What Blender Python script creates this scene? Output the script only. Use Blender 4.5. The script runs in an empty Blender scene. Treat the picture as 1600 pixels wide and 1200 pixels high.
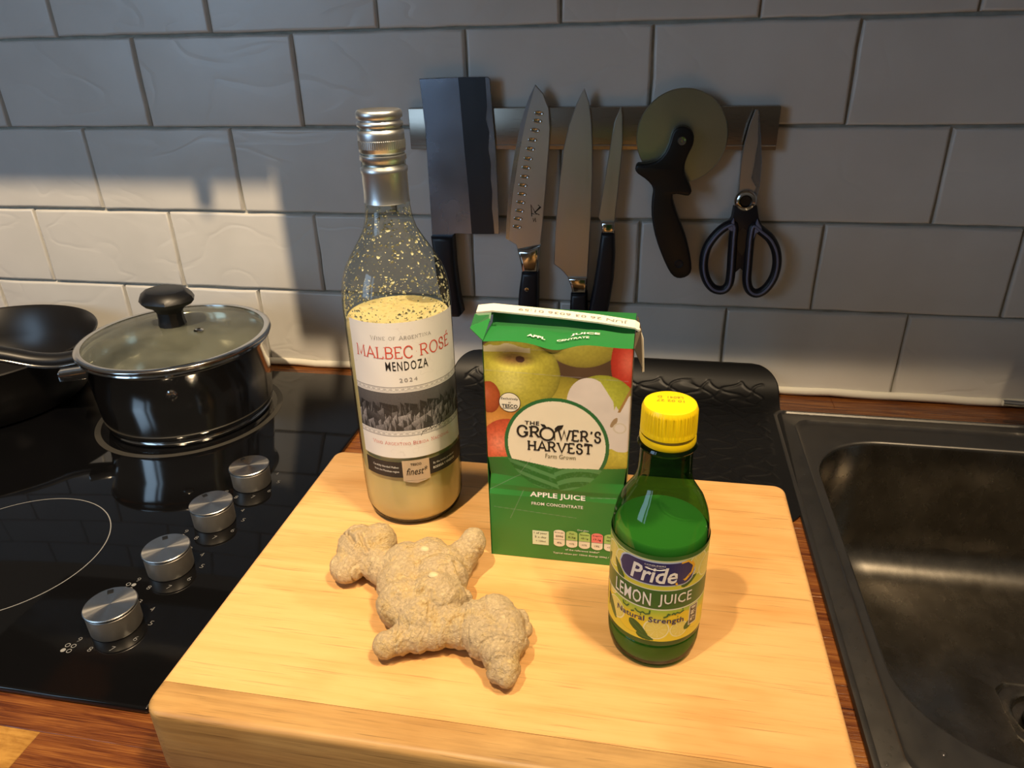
import bpy, bmesh, math, random
import numpy as np
from mathutils import Vector, Matrix, noise, geometry
rnd = random.Random(7)
PI = math.pi
scn = bpy.context.scene
COL = scn.collection

# ---------------------------------------------------------------- camera, world, lights, exposure
F_PX, YAW, PITCH, ROLL = 1142.78, 0.193646, 0.453292, -0.026163
cd = bpy.data.cameras.new('camera'); cam = bpy.data.objects.new('camera', cd); COL.objects.link(cam)
cd.sensor_width = 36.0; cd.lens = F_PX * 36.0 / 1600.0; cd.clip_start = 0.01
fw = Vector((-math.sin(YAW)*math.cos(PITCH), math.cos(YAW)*math.cos(PITCH), -math.sin(PITCH)))
rt = Vector((math.cos(YAW), math.sin(YAW), 0)); up = rt.cross(fw)
c, s = math.cos(ROLL), math.sin(ROLL)
rt, up = c*rt + s*up, -s*rt + c*up
cam.matrix_world = Matrix(((rt.x, up.x, -fw.x, 0), (rt.y, up.y, -fw.y, -0.8649), (rt.z, up.z, -fw.z, 0.4177), (0, 0, 0, 1)))
scn.camera = cam
scn.view_settings.view_transform = 'Standard'; scn.view_settings.look = 'None'
scn.view_settings.gamma = 1.0; scn.view_settings.use_curve_mapping = False
scn.view_settings.exposure = 0.0

w = bpy.data.worlds.new('world'); scn.world = w; w.use_nodes = True
nt = w.node_tree; bg = nt.nodes['Background']
tc = nt.nodes.new('ShaderNodeTexCoord'); sx = nt.nodes.new('ShaderNodeSeparateXYZ')
mr = nt.nodes.new('ShaderNodeMapRange'); mr.interpolation_type = 'SMOOTHSTEP'
mr.inputs['From Min'].default_value = -0.1; mr.inputs['From Max'].default_value = 0.9
mx = nt.nodes.new('ShaderNodeMix'); mx.data_type = 'RGBA'
mx.inputs[6].default_value = (0.034, 0.028, 0.022, 1); mx.inputs[7].default_value = (0.115, 0.10, 0.083, 1)
nt.links.new(tc.outputs['Generated'], sx.inputs[0]); nt.links.new(sx.outputs['Z'], mr.inputs['Value'])
nt.links.new(mr.outputs['Result'], mx.inputs[0]); nt.links.new(mx.outputs[2], bg.inputs['Color'])
bg.inputs['Strength'].default_value = 1.0

def area(name, loc, tgt, sx_, sy_, watts, col, shape='RECTANGLE'):
    l = bpy.data.lights.new(name, 'AREA'); l.shape = shape; l.size = sx_
    if shape in ('RECTANGLE', 'ELLIPSE'): l.size_y = sy_
    l.energy = watts; l.color = col
    o = bpy.data.objects.new(name, l); COL.objects.link(o); o.location = loc
    o.rotation_euler = (Vector(tgt) - Vector(loc)).to_track_quat('-Z', 'Y').to_euler()
    return o
WARM = (1.0, 0.76, 0.48)
sl = bpy.data.lights.new('hob_spot', 'SPOT'); sl.energy = 118.0; sl.color = WARM; sl.shadow_soft_size = 0.017
sl.spot_size = math.radians(78); sl.spot_blend = 0.9
so = bpy.data.objects.new('hob_spot', sl); COL.objects.link(so); so.location = (-0.35, -0.933, 1.50)
so.rotation_euler = (Vector((-0.62, -0.02, 0.1)) - so.location).to_track_quat('-Z', 'Y').to_euler()
area('ceiling_spot', (0.40, -0.74, 1.52), (-0.05, -0.48, 0.0), 0.16, 0.16, 20.0, WARM, 'DISK')
area('ceiling_spot', (0.55, -0.95, 1.50), (0.1, -0.40, 0.0), 0.035, 0.035, 6.0, WARM, 'DISK')
area('window_light', (-1.30, -1.45, 0.62), (0.1, 0.0, 0.22), 0.42, 0.80, 5.0, (0.48, 0.72, 1.0))
area('window_light', (-0.98, -1.62, 0.62), (0.1, 0.0, 0.22), 0.10, 0.80, .8, (0.48, 0.72, 1.0))

# ---------------------------------------------------------------- helpers
def mat(name, col, rough=0.5, metal=0.0, **kw):
    m = bpy.data.materials.new(name); m.use_nodes = True
    b = m.node_tree.nodes['Principled BSDF']
    b.inputs['Base Color'].default_value = (*col[:3], 1); b.inputs['Roughness'].default_value = rough
    b.inputs['Metallic'].default_value = metal
    for k, v in kw.items():
        b.inputs[k.replace('_', ' ')].default_value = v
    return m
def srgb(r, g, b):
    f = lambda v: (v/255/12.92) if v <= 10 else ((v/255+0.055)/1.055)**2.4
    return (f(r), f(g), f(b))
def bsdf(m): return m.node_tree.nodes['Principled BSDF']
def N(m, t, **kw):
    n = m.node_tree.nodes.new(t)
    for k, v in kw.items(): setattr(n, k, v)
    return n
def L(m, a, b): m.node_tree.links.new(a, b)
def coords(m, kind='Object', scale=(1, 1, 1), rot=(0, 0, 0)):
    t = N(m, 'ShaderNodeTexCoord'); p = N(m, 'ShaderNodeMapping')
    p.inputs['Scale'].default_value = scale; p.inputs['Rotation'].default_value = rot
    if kind == 'World':
        g = N(m, 'ShaderNodeNewGeometry'); L(m, g.outputs['Position'], p.inputs[0])
    else: L(m, t.outputs[kind], p.inputs[0])
    return p.outputs[0]
def noise_tex(m, vec, scale, detail=4, rough=0.5, dist=0.0):
    n = N(m, 'ShaderNodeTexNoise'); n.inputs['Scale'].default_value = scale
    n.inputs['Detail'].default_value = detail; n.inputs['Roughness'].default_value = rough
    n.inputs['Distortion'].default_value = dist
    L(m, vec, n.inputs['Vector']); return n.outputs['Fac']
def ramp(m, fac, stops):
    r = N(m, 'ShaderNodeValToRGB'); L(m, fac, r.inputs[0]); e = r.color_ramp.elements
    while len(e) < len(stops): e.new(0.5)
    for i, (p, c_) in enumerate(stops): e[i].position = p; e[i].color = (*c_[:3], 1)
    return r.outputs[0]
def bump(m, h, dist, strength=1.0, normal=None):
    b = N(m, 'ShaderNodeBump'); b.inputs['Distance'].default_value = dist; b.inputs['Strength'].default_value = strength
    L(m, h, b.inputs['Height'])
    if normal: L(m, normal, b.inputs['Normal'])
    L(m, b.outputs[0], bsdf(m).inputs['Normal']); return b.outputs[0]

def link(name, verts, faces, m=None, parent=None, smooth=True, loc=None):
    me = bpy.data.meshes.new(name)
    me.from_pydata([tuple(v) for v in verts], [], [tuple(f) for f in faces])
    if m: me.materials.append(m)
    if smooth: me.polygons.foreach_set('use_smooth', [True]*len(me.polygons))
    me.update()
    o = bpy.data.objects.new(name, me); COL.objects.link(o)
    if parent: o.parent = parent
    if loc: o.location = loc
    return o
def link_bm(name, bm, m=None, parent=None, smooth=False, sharp=35):
    bmesh.ops.recalc_face_normals(bm, faces=bm.faces[:])
    me = bpy.data.meshes.new(name); bm.to_mesh(me); bm.free()
    if m: me.materials.append(m)
    if smooth:
        me.polygons.foreach_set('use_smooth', [True]*len(me.polygons))
        me.set_sharp_from_angle(angle=math.radians(sharp))
    o = bpy.data.objects.new(name, me); COL.objects.link(o)
    if parent: o.parent = parent
    return o
def thing(name, label, cat, group=None, loc=(0, 0, 0)):
    o = bpy.data.objects.new(name, None); COL.objects.link(o); o.location = loc
    o.empty_display_size = 0.02
    o['label'] = label; o['category'] = cat
    if group: o['group'] = group
    return o
def tag(o, label, cat, group=None):
    o['label'] = label; o['category'] = cat
    if group: o['group'] = group
    return o
def structure(o): o['kind'] = 'structure'; return o

def box(name, lo, hi, m, parent=None, bev=0.0, seg=2):
    bm = bmesh.new(); bmesh.ops.create_cube(bm, size=1)
    for v in bm.verts:
        for i in range(3): v.co[i] = (lo[i]+hi[i])/2 + v.co[i]*(hi[i]-lo[i])
    if bev: bmesh.ops.bevel(bm, geom=bm.edges[:], offset=bev, segments=seg, affect='EDGES', profile=0.5)
    return link_bm(name, bm, m, parent, smooth=bool(bev))
def lathe(name, prof, m, parent=None, ctr=(0, 0, 0), seg=64, sharp=40, fn=None, close=False):
    """prof: list of (radius, z); radius 0 makes a pole"""
    bm = bmesh.new(); rings = []
    for r, z in prof:
        if r <= 1e-7: rings.append([bm.verts.new((ctr[0], ctr[1], ctr[2]+z))])
        else: rings.append([bm.verts.new((ctr[0]+r*math.cos(2*PI*i/seg), ctr[1]+r*math.sin(2*PI*i/seg), ctr[2]+z)) for i in range(seg)])
    for a, b in zip(rings, rings[1:]):
        for i in range(seg):
            j = (i+1) % seg
            if len(a) == 1 and len(b) == 1: continue
            if len(a) == 1: bm.faces.new((a[0], b[i], b[j]))
            elif len(b) == 1: bm.faces.new((a[i], a[j], b[0]))
            else: bm.faces.new((a[i], a[j], b[j], b[i]))
    if fn:
        for v in bm.verts: v.co = fn(v.co)
    return link_bm(name, bm, m, parent, smooth=True, sharp=sharp)
def tube(name, pts, r, m, parent=None, seg=10, closed=False, rx=None, upv=(0, 1, 0), taper=None):
    """sweep an ellipse (r in plane, rx along upv) along pts"""
    P = [Vector(p) for p in pts]; n = len(P); U = Vector(upv); bm = bmesh.new(); rings = []
    for i, p in enumerate(P):
        a = P[(i-1) % n] if (closed or i > 0) else p
        b = P[(i+1) % n] if (closed or i < n-1) else p
        t = (b-a).normalized(); sd = t.cross(U).normalized(); u2 = sd.cross(t).normalized()
        k = taper[i] if taper else 1.0
        rings.append([bm.verts.new(p + sd*(r*k*math.cos(2*PI*j/seg)) + u2*((rx or r)*k*math.sin(2*PI*j/seg))) for j in range(seg)])
    m_ = n if closed else n-1
    for i in range(m_):
        a, b = rings[i], rings[(i+1) % n]
        for j in range(seg): bm.faces.new((a[j], a[(j+1) % seg], b[(j+1) % seg], b[j]))
    if not closed: bm.faces.new(rings[0]); bm.faces.new(rings[-1][::-1])
    return link_bm(name, bm, m, parent, smooth=True, sharp=50)
def catmull(pts, k=6, closed=True):
    P = [np.array(p, float) for p in pts]; n = len(P); out = []
    rng = range(n) if closed else range(n-1)
    for i in rng:
        p0 = P[(i-1) % n] if (closed or i > 0) else P[i]; p1 = P[i]
        p2 = P[(i+1) % n]; p3 = P[(i+2) % n] if (closed or i < n-2) else p2
        for t in np.arange(k)/k:
            out.append(tuple(0.5*((2*p1)+(-p0+p2)*t+(2*p0-5*p1+4*p2-p3)*t*t+(-p0+3*p1-3*p2+p3)*t**3)))
    if not closed: out.append(tuple(P[-1]))
    return out
def area2(p): return sum(p[i][0]*p[(i+1) % len(p)][1]-p[(i+1) % len(p)][0]*p[i][1] for i in range(len(p)))
def inset_poly(p, d):
    n = len(p); sgn = 1 if area2(p) > 0 else -1; out = []
    for i in range(n):
        a, b, c_ = np.array(p[i-1]), np.array(p[i]), np.array(p[(i+1) % n])
        e1 = (b-a)/(np.linalg.norm(b-a)+1e-9); e2 = (c_-b)/(np.linalg.norm(c_-b)+1e-9)
        n1 = np.array([-e1[1], e1[0]])*sgn; n2 = np.array([-e2[1], e2[0]])*sgn
        k = n1+n2; k = k/max(0.45, np.dot(k, k)/2)
        out.append(tuple(b+k*d))
    return out
def plate(name, pts, y0, y1, m, parent=None, edge=0.0, bevel_rings=1, back=False):
    """outline in XZ, extruded along Y from y0 (back) to y1 (front, smaller y); edge = how far the front outline is rounded in"""
    rings = [(pts, y0)]
    if back and edge: rings = [(inset_poly(pts, edge*0.9), y0), (inset_poly(pts, edge*0.3), y0-edge*0.6*(1)), ]
    if edge:
        sg = 1 if y1 > y0 else -1
        for k in range(bevel_rings+1):
            a = (k/bevel_rings)*PI/2 if bevel_rings else 0
            rings.append((inset_poly(pts, edge*(1-math.cos(a))) if k else pts, y1 - sg*edge*(1-math.sin(a))))
    else: rings.append((pts, y1))
    bm = bmesh.new(); R = [[bm.verts.new((x, y, z)) for x, z in p] for p, y in rings]
    n = len(pts)
    for a, b in zip(R, R[1:]):
        for i in range(n): bm.faces.new((a[i], a[(i+1) % n], b[(i+1) % n], b[i]))
    for ring in (R[0], R[-1]):
        for tri in geometry.tessellate_polygon([[Vector((v.co.x, v.co.z, 0)) for v in ring]]):
            if len(set(tri)) == 3:
                try: bm.faces.new([ring[q] for q in tri])
                except ValueError: pass
    return link_bm(name, bm, m, parent, smooth=True, sharp=40)

# value noise in numpy (used for printed pictures)
def vnoise(x, y, seed=0):
    xi = np.floor(x).astype(np.int64); yi = np.floor(y).astype(np.int64); xf = x-xi; yf = y-yi
    def h(a, b):
        v = (a*374761393 + b*668265263 + seed*982451653) & 0xffffffff
        v = ((v ^ (v >> 13))*1274126177) & 0xffffffff
        return ((v ^ (v >> 16)) & 0xffff)/65535.0
    u = xf*xf*(3-2*xf); v = yf*yf*(3-2*yf)
    return (h(xi, yi)*(1-u)+h(xi+1, yi)*u)*(1-v)+(h(xi, yi+1)*(1-u)+h(xi+1, yi+1)*u)*v
def fbm(x, y, o=4, seed=0):
    t = 0; a = 0.5
    for i in range(o): t = t+a*vnoise(x, y, seed+i); x = x*2.03; y = y*2.03; a *= 0.5
    return t/(1-0.5**o)
def picture(name, nu, nv, fpos, fcol, m, parent=None):
    """grid (u,v in 0..1) -> positions and a printed colour per vertex"""
    u, v = np.meshgrid(np.linspace(0, 1, nu), np.linspace(0, 1, nv))
    X, Y, Z = fpos(u, v); n = nu*nv
    me = bpy.data.meshes.new(name); idx = np.arange(n).reshape(nv, nu)
    q = np.stack([idx[:-1, :-1], idx[:-1, 1:], idx[1:, 1:], idx[1:, :-1]], -1).reshape(-1, 4)
    me.vertices.add(n); me.vertices.foreach_set('co', np.stack([X, Y, Z], -1).astype(np.float32).ravel())
    me.loops.add(q.size); me.loops.foreach_set('vertex_index', q.astype(np.int32).ravel())
    me.polygons.add(len(q)); me.polygons.foreach_set('loop_start', np.arange(0, q.size, 4, dtype=np.int32))
    me.polygons.foreach_set('use_smooth', np.ones(len(q), bool))
    me.update(calc_edges=True); me.validate()
    C_ = fcol(u, v); A = me.color_attributes.new('Col', 'FLOAT_COLOR', 'POINT')
    rgba = np.ones((n, 4), np.float32); rgba[:, :3] = C_.reshape(-1, 3); A.data.foreach_set('color', rgba.ravel())
    me.materials.append(m); o = bpy.data.objects.new(name, me); COL.objects.link(o)
    if parent: o.parent = parent
    return o
def print_mat(name, rough=0.4, **kw):
    m = mat(name, (1, 1, 1), rough, **kw); a = N(m, 'ShaderNodeAttribute', attribute_name='Col')
    L(m, a.outputs['Color'], bsdf(m).inputs['Base Color']); return m

# lettering -------------------------------------------------------------
_dg = None
def text_geo(body, bold=0.0, shear=0.0, spacing=1.0):
    cu = bpy.data.curves.new('t', 'FONT'); cu.body = body; cu.size = 1; cu.offset = bold; cu.shear = shear
    cu.resolution_u = 2; cu.space_character = spacing; cu.fill_mode = 'FRONT'
    o = bpy.data.objects.new('t', cu); COL.objects.link(o)
    bpy.context.view_layer.update()
    me = bpy.data.meshes.new_from_object(o.evaluated_get(bpy.context.evaluated_depsgraph_get()))
    V = np.array([v.co[:2] for v in me.vertices]); Fc = [tuple(p.vertices) for p in me.polygons]
    bpy.data.objects.remove(o); bpy.data.curves.remove(cu); bpy.data.meshes.remove(me)
    return V, Fc
G = {  # stroke letters: strokes, serif spots (x, y, half width)
'A': (0.72, [[(0.02, 0), (0.36, 1), (0.70, 0)], [(0.15, 0.33), (0.57, 0.33)]], [(0.02, 0, .13), (0.70, 0, .13)]),
'B': (0.62, [[(0.1, 0), (0.1, 1)], 'arc1', 'arc2'], [(0.06, 0, .1), (0.06, 1, .1)]),
'C': (0.68, ['C'], []), 'D': (0.7, [[(0.1, 0), (0.1, 1)], 'D'], [(0.06, 0, .1), (0.06, 1, .1)]),
'E': (0.58, [[(0.1, 0), (0.1, 1)], [(0.1, 1), (0.52, 1), (0.52, .85)], [(0.1, 0), (0.54, 0), (0.54, .15)], [(0.1, .52), (0.42, .52)]], [(0.06, 0, .1), (0.06, 1, .1)]),
'F': (0.55, [[(0.1, 0), (0.1, 1)], [(0.1, 1), (0.5, 1), (0.5, .85)], [(0.1, .5), (0.4, .5)]], [(0.1, 0, .13), (0.06, 1, .1)]),
'G': (0.74, ['C', [(0.46, .42), (0.66, .42), (0.66, .1)]], []),
'H': (0.76, [[(0.12, 0), (0.12, 1)], [(0.64, 0), (0.64, 1)], [(0.12, .5), (0.64, .5)]], [(0.12, 0, .12), (0.12, 1, .12), (0.64, 0, .12), (0.64, 1, .12)]),
'I': (0.3, [[(0.15, 0), (0.15, 1)]], [(0.15, 0, .12), (0.15, 1, .12)]),
'L': (0.56, [[(0.1, 1), (0.1, 0), (0.52, 0), (0.52, .17)]], [(0.1, 1, .13), (0.06, 0, .1)]),
'M': (0.9, [[(0.1, 0), (0.14, 1), (0.45, .15), (0.76, 1), (0.8, 0)]], [(0.1, 0, .12), (0.8, 0, .12), (.1, 1, .08), (.8, 1, .08)]),
'N': (0.78, [[(0.12, 0), (0.12, 1), (0.66, 0), (0.66, 1)]], [(0.12, 0, .12), (0.08, 1, .1), (0.66, 1, .12)]),
'O': (0.8, ['O'], []),
'R': (0.68, [[(0.1, 0), (0.1, 1)], 'arc1', [(0.34, .48), (0.62, 0)]], [(0.1, 0, .12), (0.06, 1, .1), (0.62, 0, .1)]),
'S': (0.56, ['S'], []),
'T': (0.66, [[(0.33, 0), (0.33, 1)], [(0.04, .84), (0.04, 1), (0.62, 1), (0.62, .84)]], [(0.33, 0, .14)]),
'V': (0.74, [[(0.04, 1), (0.37, 0), (0.7, 1)]], [(0.04, 1, .12), (0.7, 1, .12)]),
'W': (1.04, [[(0.04, 1), (0.3, 0), (0.52, .9), (0.74, 0), (1.0, 1)]], [(0.04, 1, .12), (1.0, 1, .12)]),
"'": (0.24, [[(0.14, 1.02), (0.1, .78)]], []), '.': (0.36, [[(0.17, .45), (0.19, .45)]], []), ' ': (0.36, [], []),
'^': (0.58, [[(0.1, 0), (0.1, 1)], [(0.1, 1), (0.52, 1), (0.52, .85)], [(0.1, 0), (0.54, 0), (0.54, .15)], [(0.1, .52), (0.42, .52)], [(.28, 1.14), (.42, 1.34)]], [(0.06, 0, .1), (0.06, 1, .1)]),
}
def arcpts(k):
    if k == 'arc1': return [(0.1, 1), (0.34, 1)] + [(0.34+.22*math.sin(t), .74+.26*math.cos(t)) for t in np.linspace(0.2, PI, 9)] + [(0.1, .48)]
    if k == 'arc2': return [(0.1, .52), (0.34, .52)] + [(0.34+.24*math.sin(t), .26+.26*math.cos(t)) for t in np.linspace(0.2, PI, 9)] + [(0.1, 0)]
    if k == 'D': return [(0.1, 1), (0.3, 1)] + [(0.3+.34*math.sin(t), .5+.5*math.cos(t)) for t in np.linspace(0.15, PI, 12)] + [(0.1, 0)]
    if k == 'O': return [(0.4+.35*math.sin(t), .5+.52*math.cos(t)) for t in np.linspace(0, 2*PI, 25)]
    if k == 'C': return [(0.64, .68), (0.64, .84)] + [(0.38+.33*math.sin(t), .5+.52*math.cos(t)) for t in np.linspace(.75, -PI-.85+.0, 20)]
    if k == 'S': return [(.46, .72), (.46, .88)] + [(.28+.2*math.sin(t), .76+.25*math.cos(t)) for t in np.linspace(.7, -PI+.2, 9)] + [(.28+.22*math.sin(t), .25+.27*math.cos(t)) for t in np.linspace(.25, PI+.9, 10)] + [(.06, .3)]
def ribbon(pts, wd):
    V = []; Fc = []
    P = [np.array(p, float) for p in pts]
    for i, p in enumerate(P):
        a = P[max(i-1, 0)]; b = P[min(i+1, len(P)-1)]; t = b-a; t = t/(np.linalg.norm(t)+1e-9); n_ = np.array([-t[1], t[0]])
        k = 1.0
        if 0 < i < len(P)-1:
            t1 = P[i]-P[i-1]; t1 = t1/(np.linalg.norm(t1)+1e-9); k = 1/max(.5, abs(np.dot(n_, [-t1[1], t1[0]])))
        V += [p+n_*wd/2*k, p-n_*wd/2*k]
    for i in range(len(P)-1): Fc.append((2*i, 2*i+1, 2*i+3, 2*i+2))
    return V, Fc
def serif_geo(body, wt=0.1, slab=0.09, gap=0.1, vr=1.0):
    V = []; Fc = []; x = 0
    def add(vs, fs, ox, sc=1.0):
        b = len(V)
        for p in vs: V.append((ox+p[0]*sc, p[1]*sc))
        for f in fs: Fc.append(tuple(b+i for i in f))
    for k, ch in enumerate(body):
        sc = 1.0
        if ch.islower(): sc = vr; ch = ch.upper()
        wd, st, sf = G[ch]
        for q in st:
            pts = arcpts(q) if isinstance(q, str) else q
            add(*ribbon(pts, wt/sc**.5), x, sc)
        for (px, py, hw) in sf:
            yy = py+(slab/2 if py < .5 else -slab/2)
            add([(px-hw, yy-slab/2), (px+hw, yy-slab/2), (px+hw, yy+slab/2), (px-hw, yy+slab/2)], [(0, 1, 2, 3)], x, sc)
        x += wd*sc+gap
    return np.array(V), Fc
def fit(V, cx, cy, wd, ht, arch=None):
    """scale to width / cap height (height of the geometry) and centre"""
    lo = V.min(0); hi = V.max(0); s0 = (V-(lo+hi)/2)
    return np.stack([cx + s0[:, 0]*wd/(hi[0]-lo[0]), cy + s0[:, 1]*ht/(hi[1]-lo[1])], -1)
class Ink:
    """collects flat lettering / marks of one colour, maps them on a surface, links as ONE mesh"""
    def __init__(s): s.V = []; s.F = []
    def add(s, V, F):
        b = len(s.V); s.V += [tuple(v) for v in V]; s.F += [tuple(b+i for i in f) for f in F]; return s
    def text(s, body, cx, cy, wd, ht, bold=0.0, shear=0.0, spacing=1.0):
        V, F_ = text_geo(body, bold, shear, spacing); return s.add(fit(V, cx, cy, wd, ht), F_)
    def serif(s, body, cx, cy, wd, ht, wt=.1, slab=.09, gap=.1, vr=1.0):
        V, F_ = serif_geo(body, wt, slab, gap, vr); return s.add(fit(V, cx, cy, wd, ht), F_)
    def line(s, pts, wd): return s.add(*ribbon(pts, wd))
    def poly(s, pts): return s.add(pts, [tuple(range(len(pts)))])
    def rect(s, x0, y0, x1, y1, n=1):
        for i in range(n):
            a = x0+(x1-x0)*i/n; b = x0+(x1-x0)*(i+1)/n
            s.add([(a, y0), (b, y0), (b, y1), (a, y1)], [(0, 1, 2, 3)])
        return s
    def ell(s, cx, cy, rx, ry, n=32, rot=0.0):
        c_, s_ = math.cos(rot), math.sin(rot)
        return s.poly([(cx+rx*math.cos(t)*c_-ry*math.sin(t)*s_, cy+rx*math.cos(t)*s_+ry*math.sin(t)*c_) for t in np.linspace(0, 2*PI, n, endpoint=False)])
    def build(s, name, fn, m, parent):
        return link(name, [fn(x, y) for x, y in s.V], s.F, m, parent, smooth=False)
def cyl_map(cx, cy, r, az0, off=0.0):
    """(x along arc, z) on a cylinder; az measured from -Y towards +X"""
    return lambda x, z: (cx+(r+off)*math.sin(az0+x/r), cy-(r+off)*math.cos(az0+x/r), z)

# ---------------------------------------------------------------- materials
M = {}
# handmade cream tile
m = mat('tile_glaze', (.66, .66, .64), .32); M['tile'] = m
wv = coords(m, 'World'); n1 = noise_tex(m, wv, 14, 3, .5); n2 = noise_tex(m, wv, 3.0, 2, .5)
oi = N(m, 'ShaderNodeObjectInfo')
L(m, ramp(m, n1, [(.3, (.72, .70, .66)), (.7, (.78, .76, .72))]), bsdf(m).inputs['Base Color'])
wn = N(m, 'ShaderNodeTexNoise'); wn.inputs['Scale'].default_value = 6.5; wn.inputs['Detail'].default_value = 2.5; wn.inputs['Distortion'].default_value = .5
L(m, coords(m, 'World', (1, 1, 1.8)), wn.inputs['Vector'])
rg = N(m, 'ShaderNodeMath', operation='SUBTRACT'); L(m, wn.outputs['Fac'], rg.inputs[0]); rg.inputs[1].default_value = .5
ab = N(m, 'ShaderNodeMath', operation='ABSOLUTE'); L(m, rg.outputs[0], ab.inputs[0])
mn = N(m, 'ShaderNodeMath', operation='MINIMUM'); L(m, ab.outputs[0], mn.inputs[0]); mn.inputs[1].default_value = .035
ad = N(m, 'ShaderNodeMath', operation='MULTIPLY_ADD'); L(m, mn.outputs[0], ad.inputs[0]); ad.inputs[1].default_value = 6.0; L(m, wn.outputs['Fac'], ad.inputs[2])
bump(m, ad.outputs[0], .0022, .5)
m = mat('grout', (.40, .385, .33), .9); M['grout'] = m
L(m, ramp(m, noise_tex(m, coords(m, 'World'), 60, 4), [(.3, (.30, .29, .24)), (.7, (.44, .43, .38))]), bsdf(m).inputs['Base Color'])
M['caulk'] = mat('caulk', (.78, .75, .66), .5)

def wood(name, stops, sc=(1.2, 9, 9), rough=.4, ring=1.0, fine=60, bd=.0003, spec=.5, lines=0.0):
    m = mat(name, stops[0][1], rough); v = coords(m, 'Object', sc)
    a = noise_tex(m, v, 3.0*ring, 5, .6, .6)
    v2 = coords(m, 'Object', (sc[0]*1.3, sc[1]*fine/9, sc[2]*fine/9)); b = noise_tex(m, v2, 3.0, 3, .6)
    mm = N(m, 'ShaderNodeMath', operation='MULTIPLY_ADD'); L(m, b, mm.inputs[0]); mm.inputs[1].default_value = .45
    ms = N(m, 'ShaderNodeMath', operation='MULTIPLY'); L(m, a, ms.inputs[0]); ms.inputs[1].default_value = .62
    oi = N(m, 'ShaderNodeObjectInfo'); mo = N(m, 'ShaderNodeMath', operation='MULTIPLY_ADD')
    L(m, oi.outputs['Random'], mo.inputs[0]); mo.inputs[1].default_value = .12; L(m, ms.outputs[0], mo.inputs[2])
    L(m, mo.outputs[0], mm.inputs[2])
    cr_ = ramp(m, mm.outputs[0], stops)
    if lines:
        ln = ramp(m, noise_tex(m, coords(m, 'Object', (sc[0]*5, sc[1]*40, sc[2]*40)), 2.2, 3, .55, .25), [(.30, (1-lines,)*3), (.40, (1, 1, 1))])
        bl_ = ramp(m, noise_tex(m, coords(m, 'Object', (3, 7, 7)), 3.0, 3), [(.36, (.86, .80, .72)), (.52, (1, 1, 1))])
        for q_ in (ln, bl_):
            mu = N(m, 'ShaderNodeMix', data_type='RGBA', blend_type='MULTIPLY'); mu.inputs[0].default_value = 1.0
            L(m, cr_, mu.inputs[6]); L(m, q_, mu.inputs[7]); cr_ = mu.outputs[2]
    L(m, cr_, bsdf(m).inputs['Base Color'])
    bump(m, b, bd, .6); bsdf(m).inputs['Specular IOR Level'].default_value = spec
    return m
M['maple'] = wood('maple', [(.32, (.62, .32, .10)), (.46, (.74, .415, .15)), (.56, (.79, .46, .18)), (.66, (.76, .43, .16)), (.82, (.66, .35, .115))], (1.6, 9, 9), .40, lines=.32)
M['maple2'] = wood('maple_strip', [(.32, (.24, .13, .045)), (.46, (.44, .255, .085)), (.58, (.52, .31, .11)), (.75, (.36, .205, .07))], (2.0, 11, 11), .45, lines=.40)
M['stave'] = wood('iroko', [(.34, (.018, .005, .003)), (.46, (.085, .022, .007)), (.58, (.17, .055, .014)), (.74, (.30, .12, .028))], (4, 60, 60), .22, ring=1.3, bd=.0006)
M['stave2'] = wood('iroko_light', [(.34, (.07, .025, .006)), (.5, (.26, .12, .025)), (.70, (.42, .22, .05))], (12, 22, 22), .25, bd=.0006)

M['hob'] = mat('ceramic_glass', (.003, .003, .0035), .045, Specular_IOR_Level=.5)
M['print_grey'] = mat('printed_grey', (.22, .22, .22), .5)
M['print_dim'] = mat('printed_zone', (.20, .20, .20), .5)
def steel(name, col, rough, sc=(1, 1, 60), amt=.12, bd=.00006):
    m = mat(name, col, rough, 1.0); n_ = noise_tex(m, coords(m, 'Object', sc), 30, 3)
    r_ = N(m, 'ShaderNodeMapRange'); L(m, n_, r_.inputs[0]); r_.inputs['To Min'].default_value = max(.02, rough-amt); r_.inputs['To Max'].default_value = rough+amt
    L(m, r_.outputs[0], bsdf(m).inputs['Roughness']); return m
M['steel'] = steel('polished_steel', (.60, .59, .57), .13, (1, 1, 1), .04)
M['blade'] = steel('blade_steel', (.68, .69, .70), .34, (8, 8, 1), .06)
M['blade_dark'] = steel('forged_blade', (.07, .075, .085), .38, (8, 8, 1), .08)
M['blade_blue'] = steel('cleaver_polish', (.46, .52, .64), .27, (.5, .5, .5), .12)
M['sink_rim'] = steel('sink_rim_steel', (.22, .21, .195), .38, (3, 2, 2), .06)
M['strip'] = steel('brushed_strip', (.36, .32, .27), .30, (1, 60, 60), .08)
M['sink'] = steel('sink_steel', (.30, .28, .25), .27, (3, 2, 2), .04)
m = M['sink']; sn = noise_tex(m, coords(m, 'Object', (1, 6, 6)), 120, 3)
L(m, ramp(m, noise_tex(m, coords(m, 'Object'), 25, 5, .65), [(.35, (.20, .18, .15)), (.65, (.30, .275, .235))]), bsdf(m).inputs['Base Color'])
bump(m, sn, .00003, .3)
m = mat('knob_top', (.62, .60, .57), .26, 1.0, Anisotropic=.92); M['knob_top'] = m
tg = N(m, 'ShaderNodeTangent', direction_type='RADIAL', axis='Z'); L(m, tg.outputs[0], bsdf(m).inputs['Tangent'])
M['knob_side'] = mat('knob_side', (.42, .40, .37), .42, .85)
M['black_plastic'] = mat('black_plastic', (.005, .005, .006), .40)
M['black_grip'] = mat('black_grip', (.007, .008, .014), .42)
M['lilac'] = mat('lilac_rubber', (.22, .23, .36), .5)
m = mat('nonstick', (.012, .011, .011), .30); M['nonstick'] = m
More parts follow.
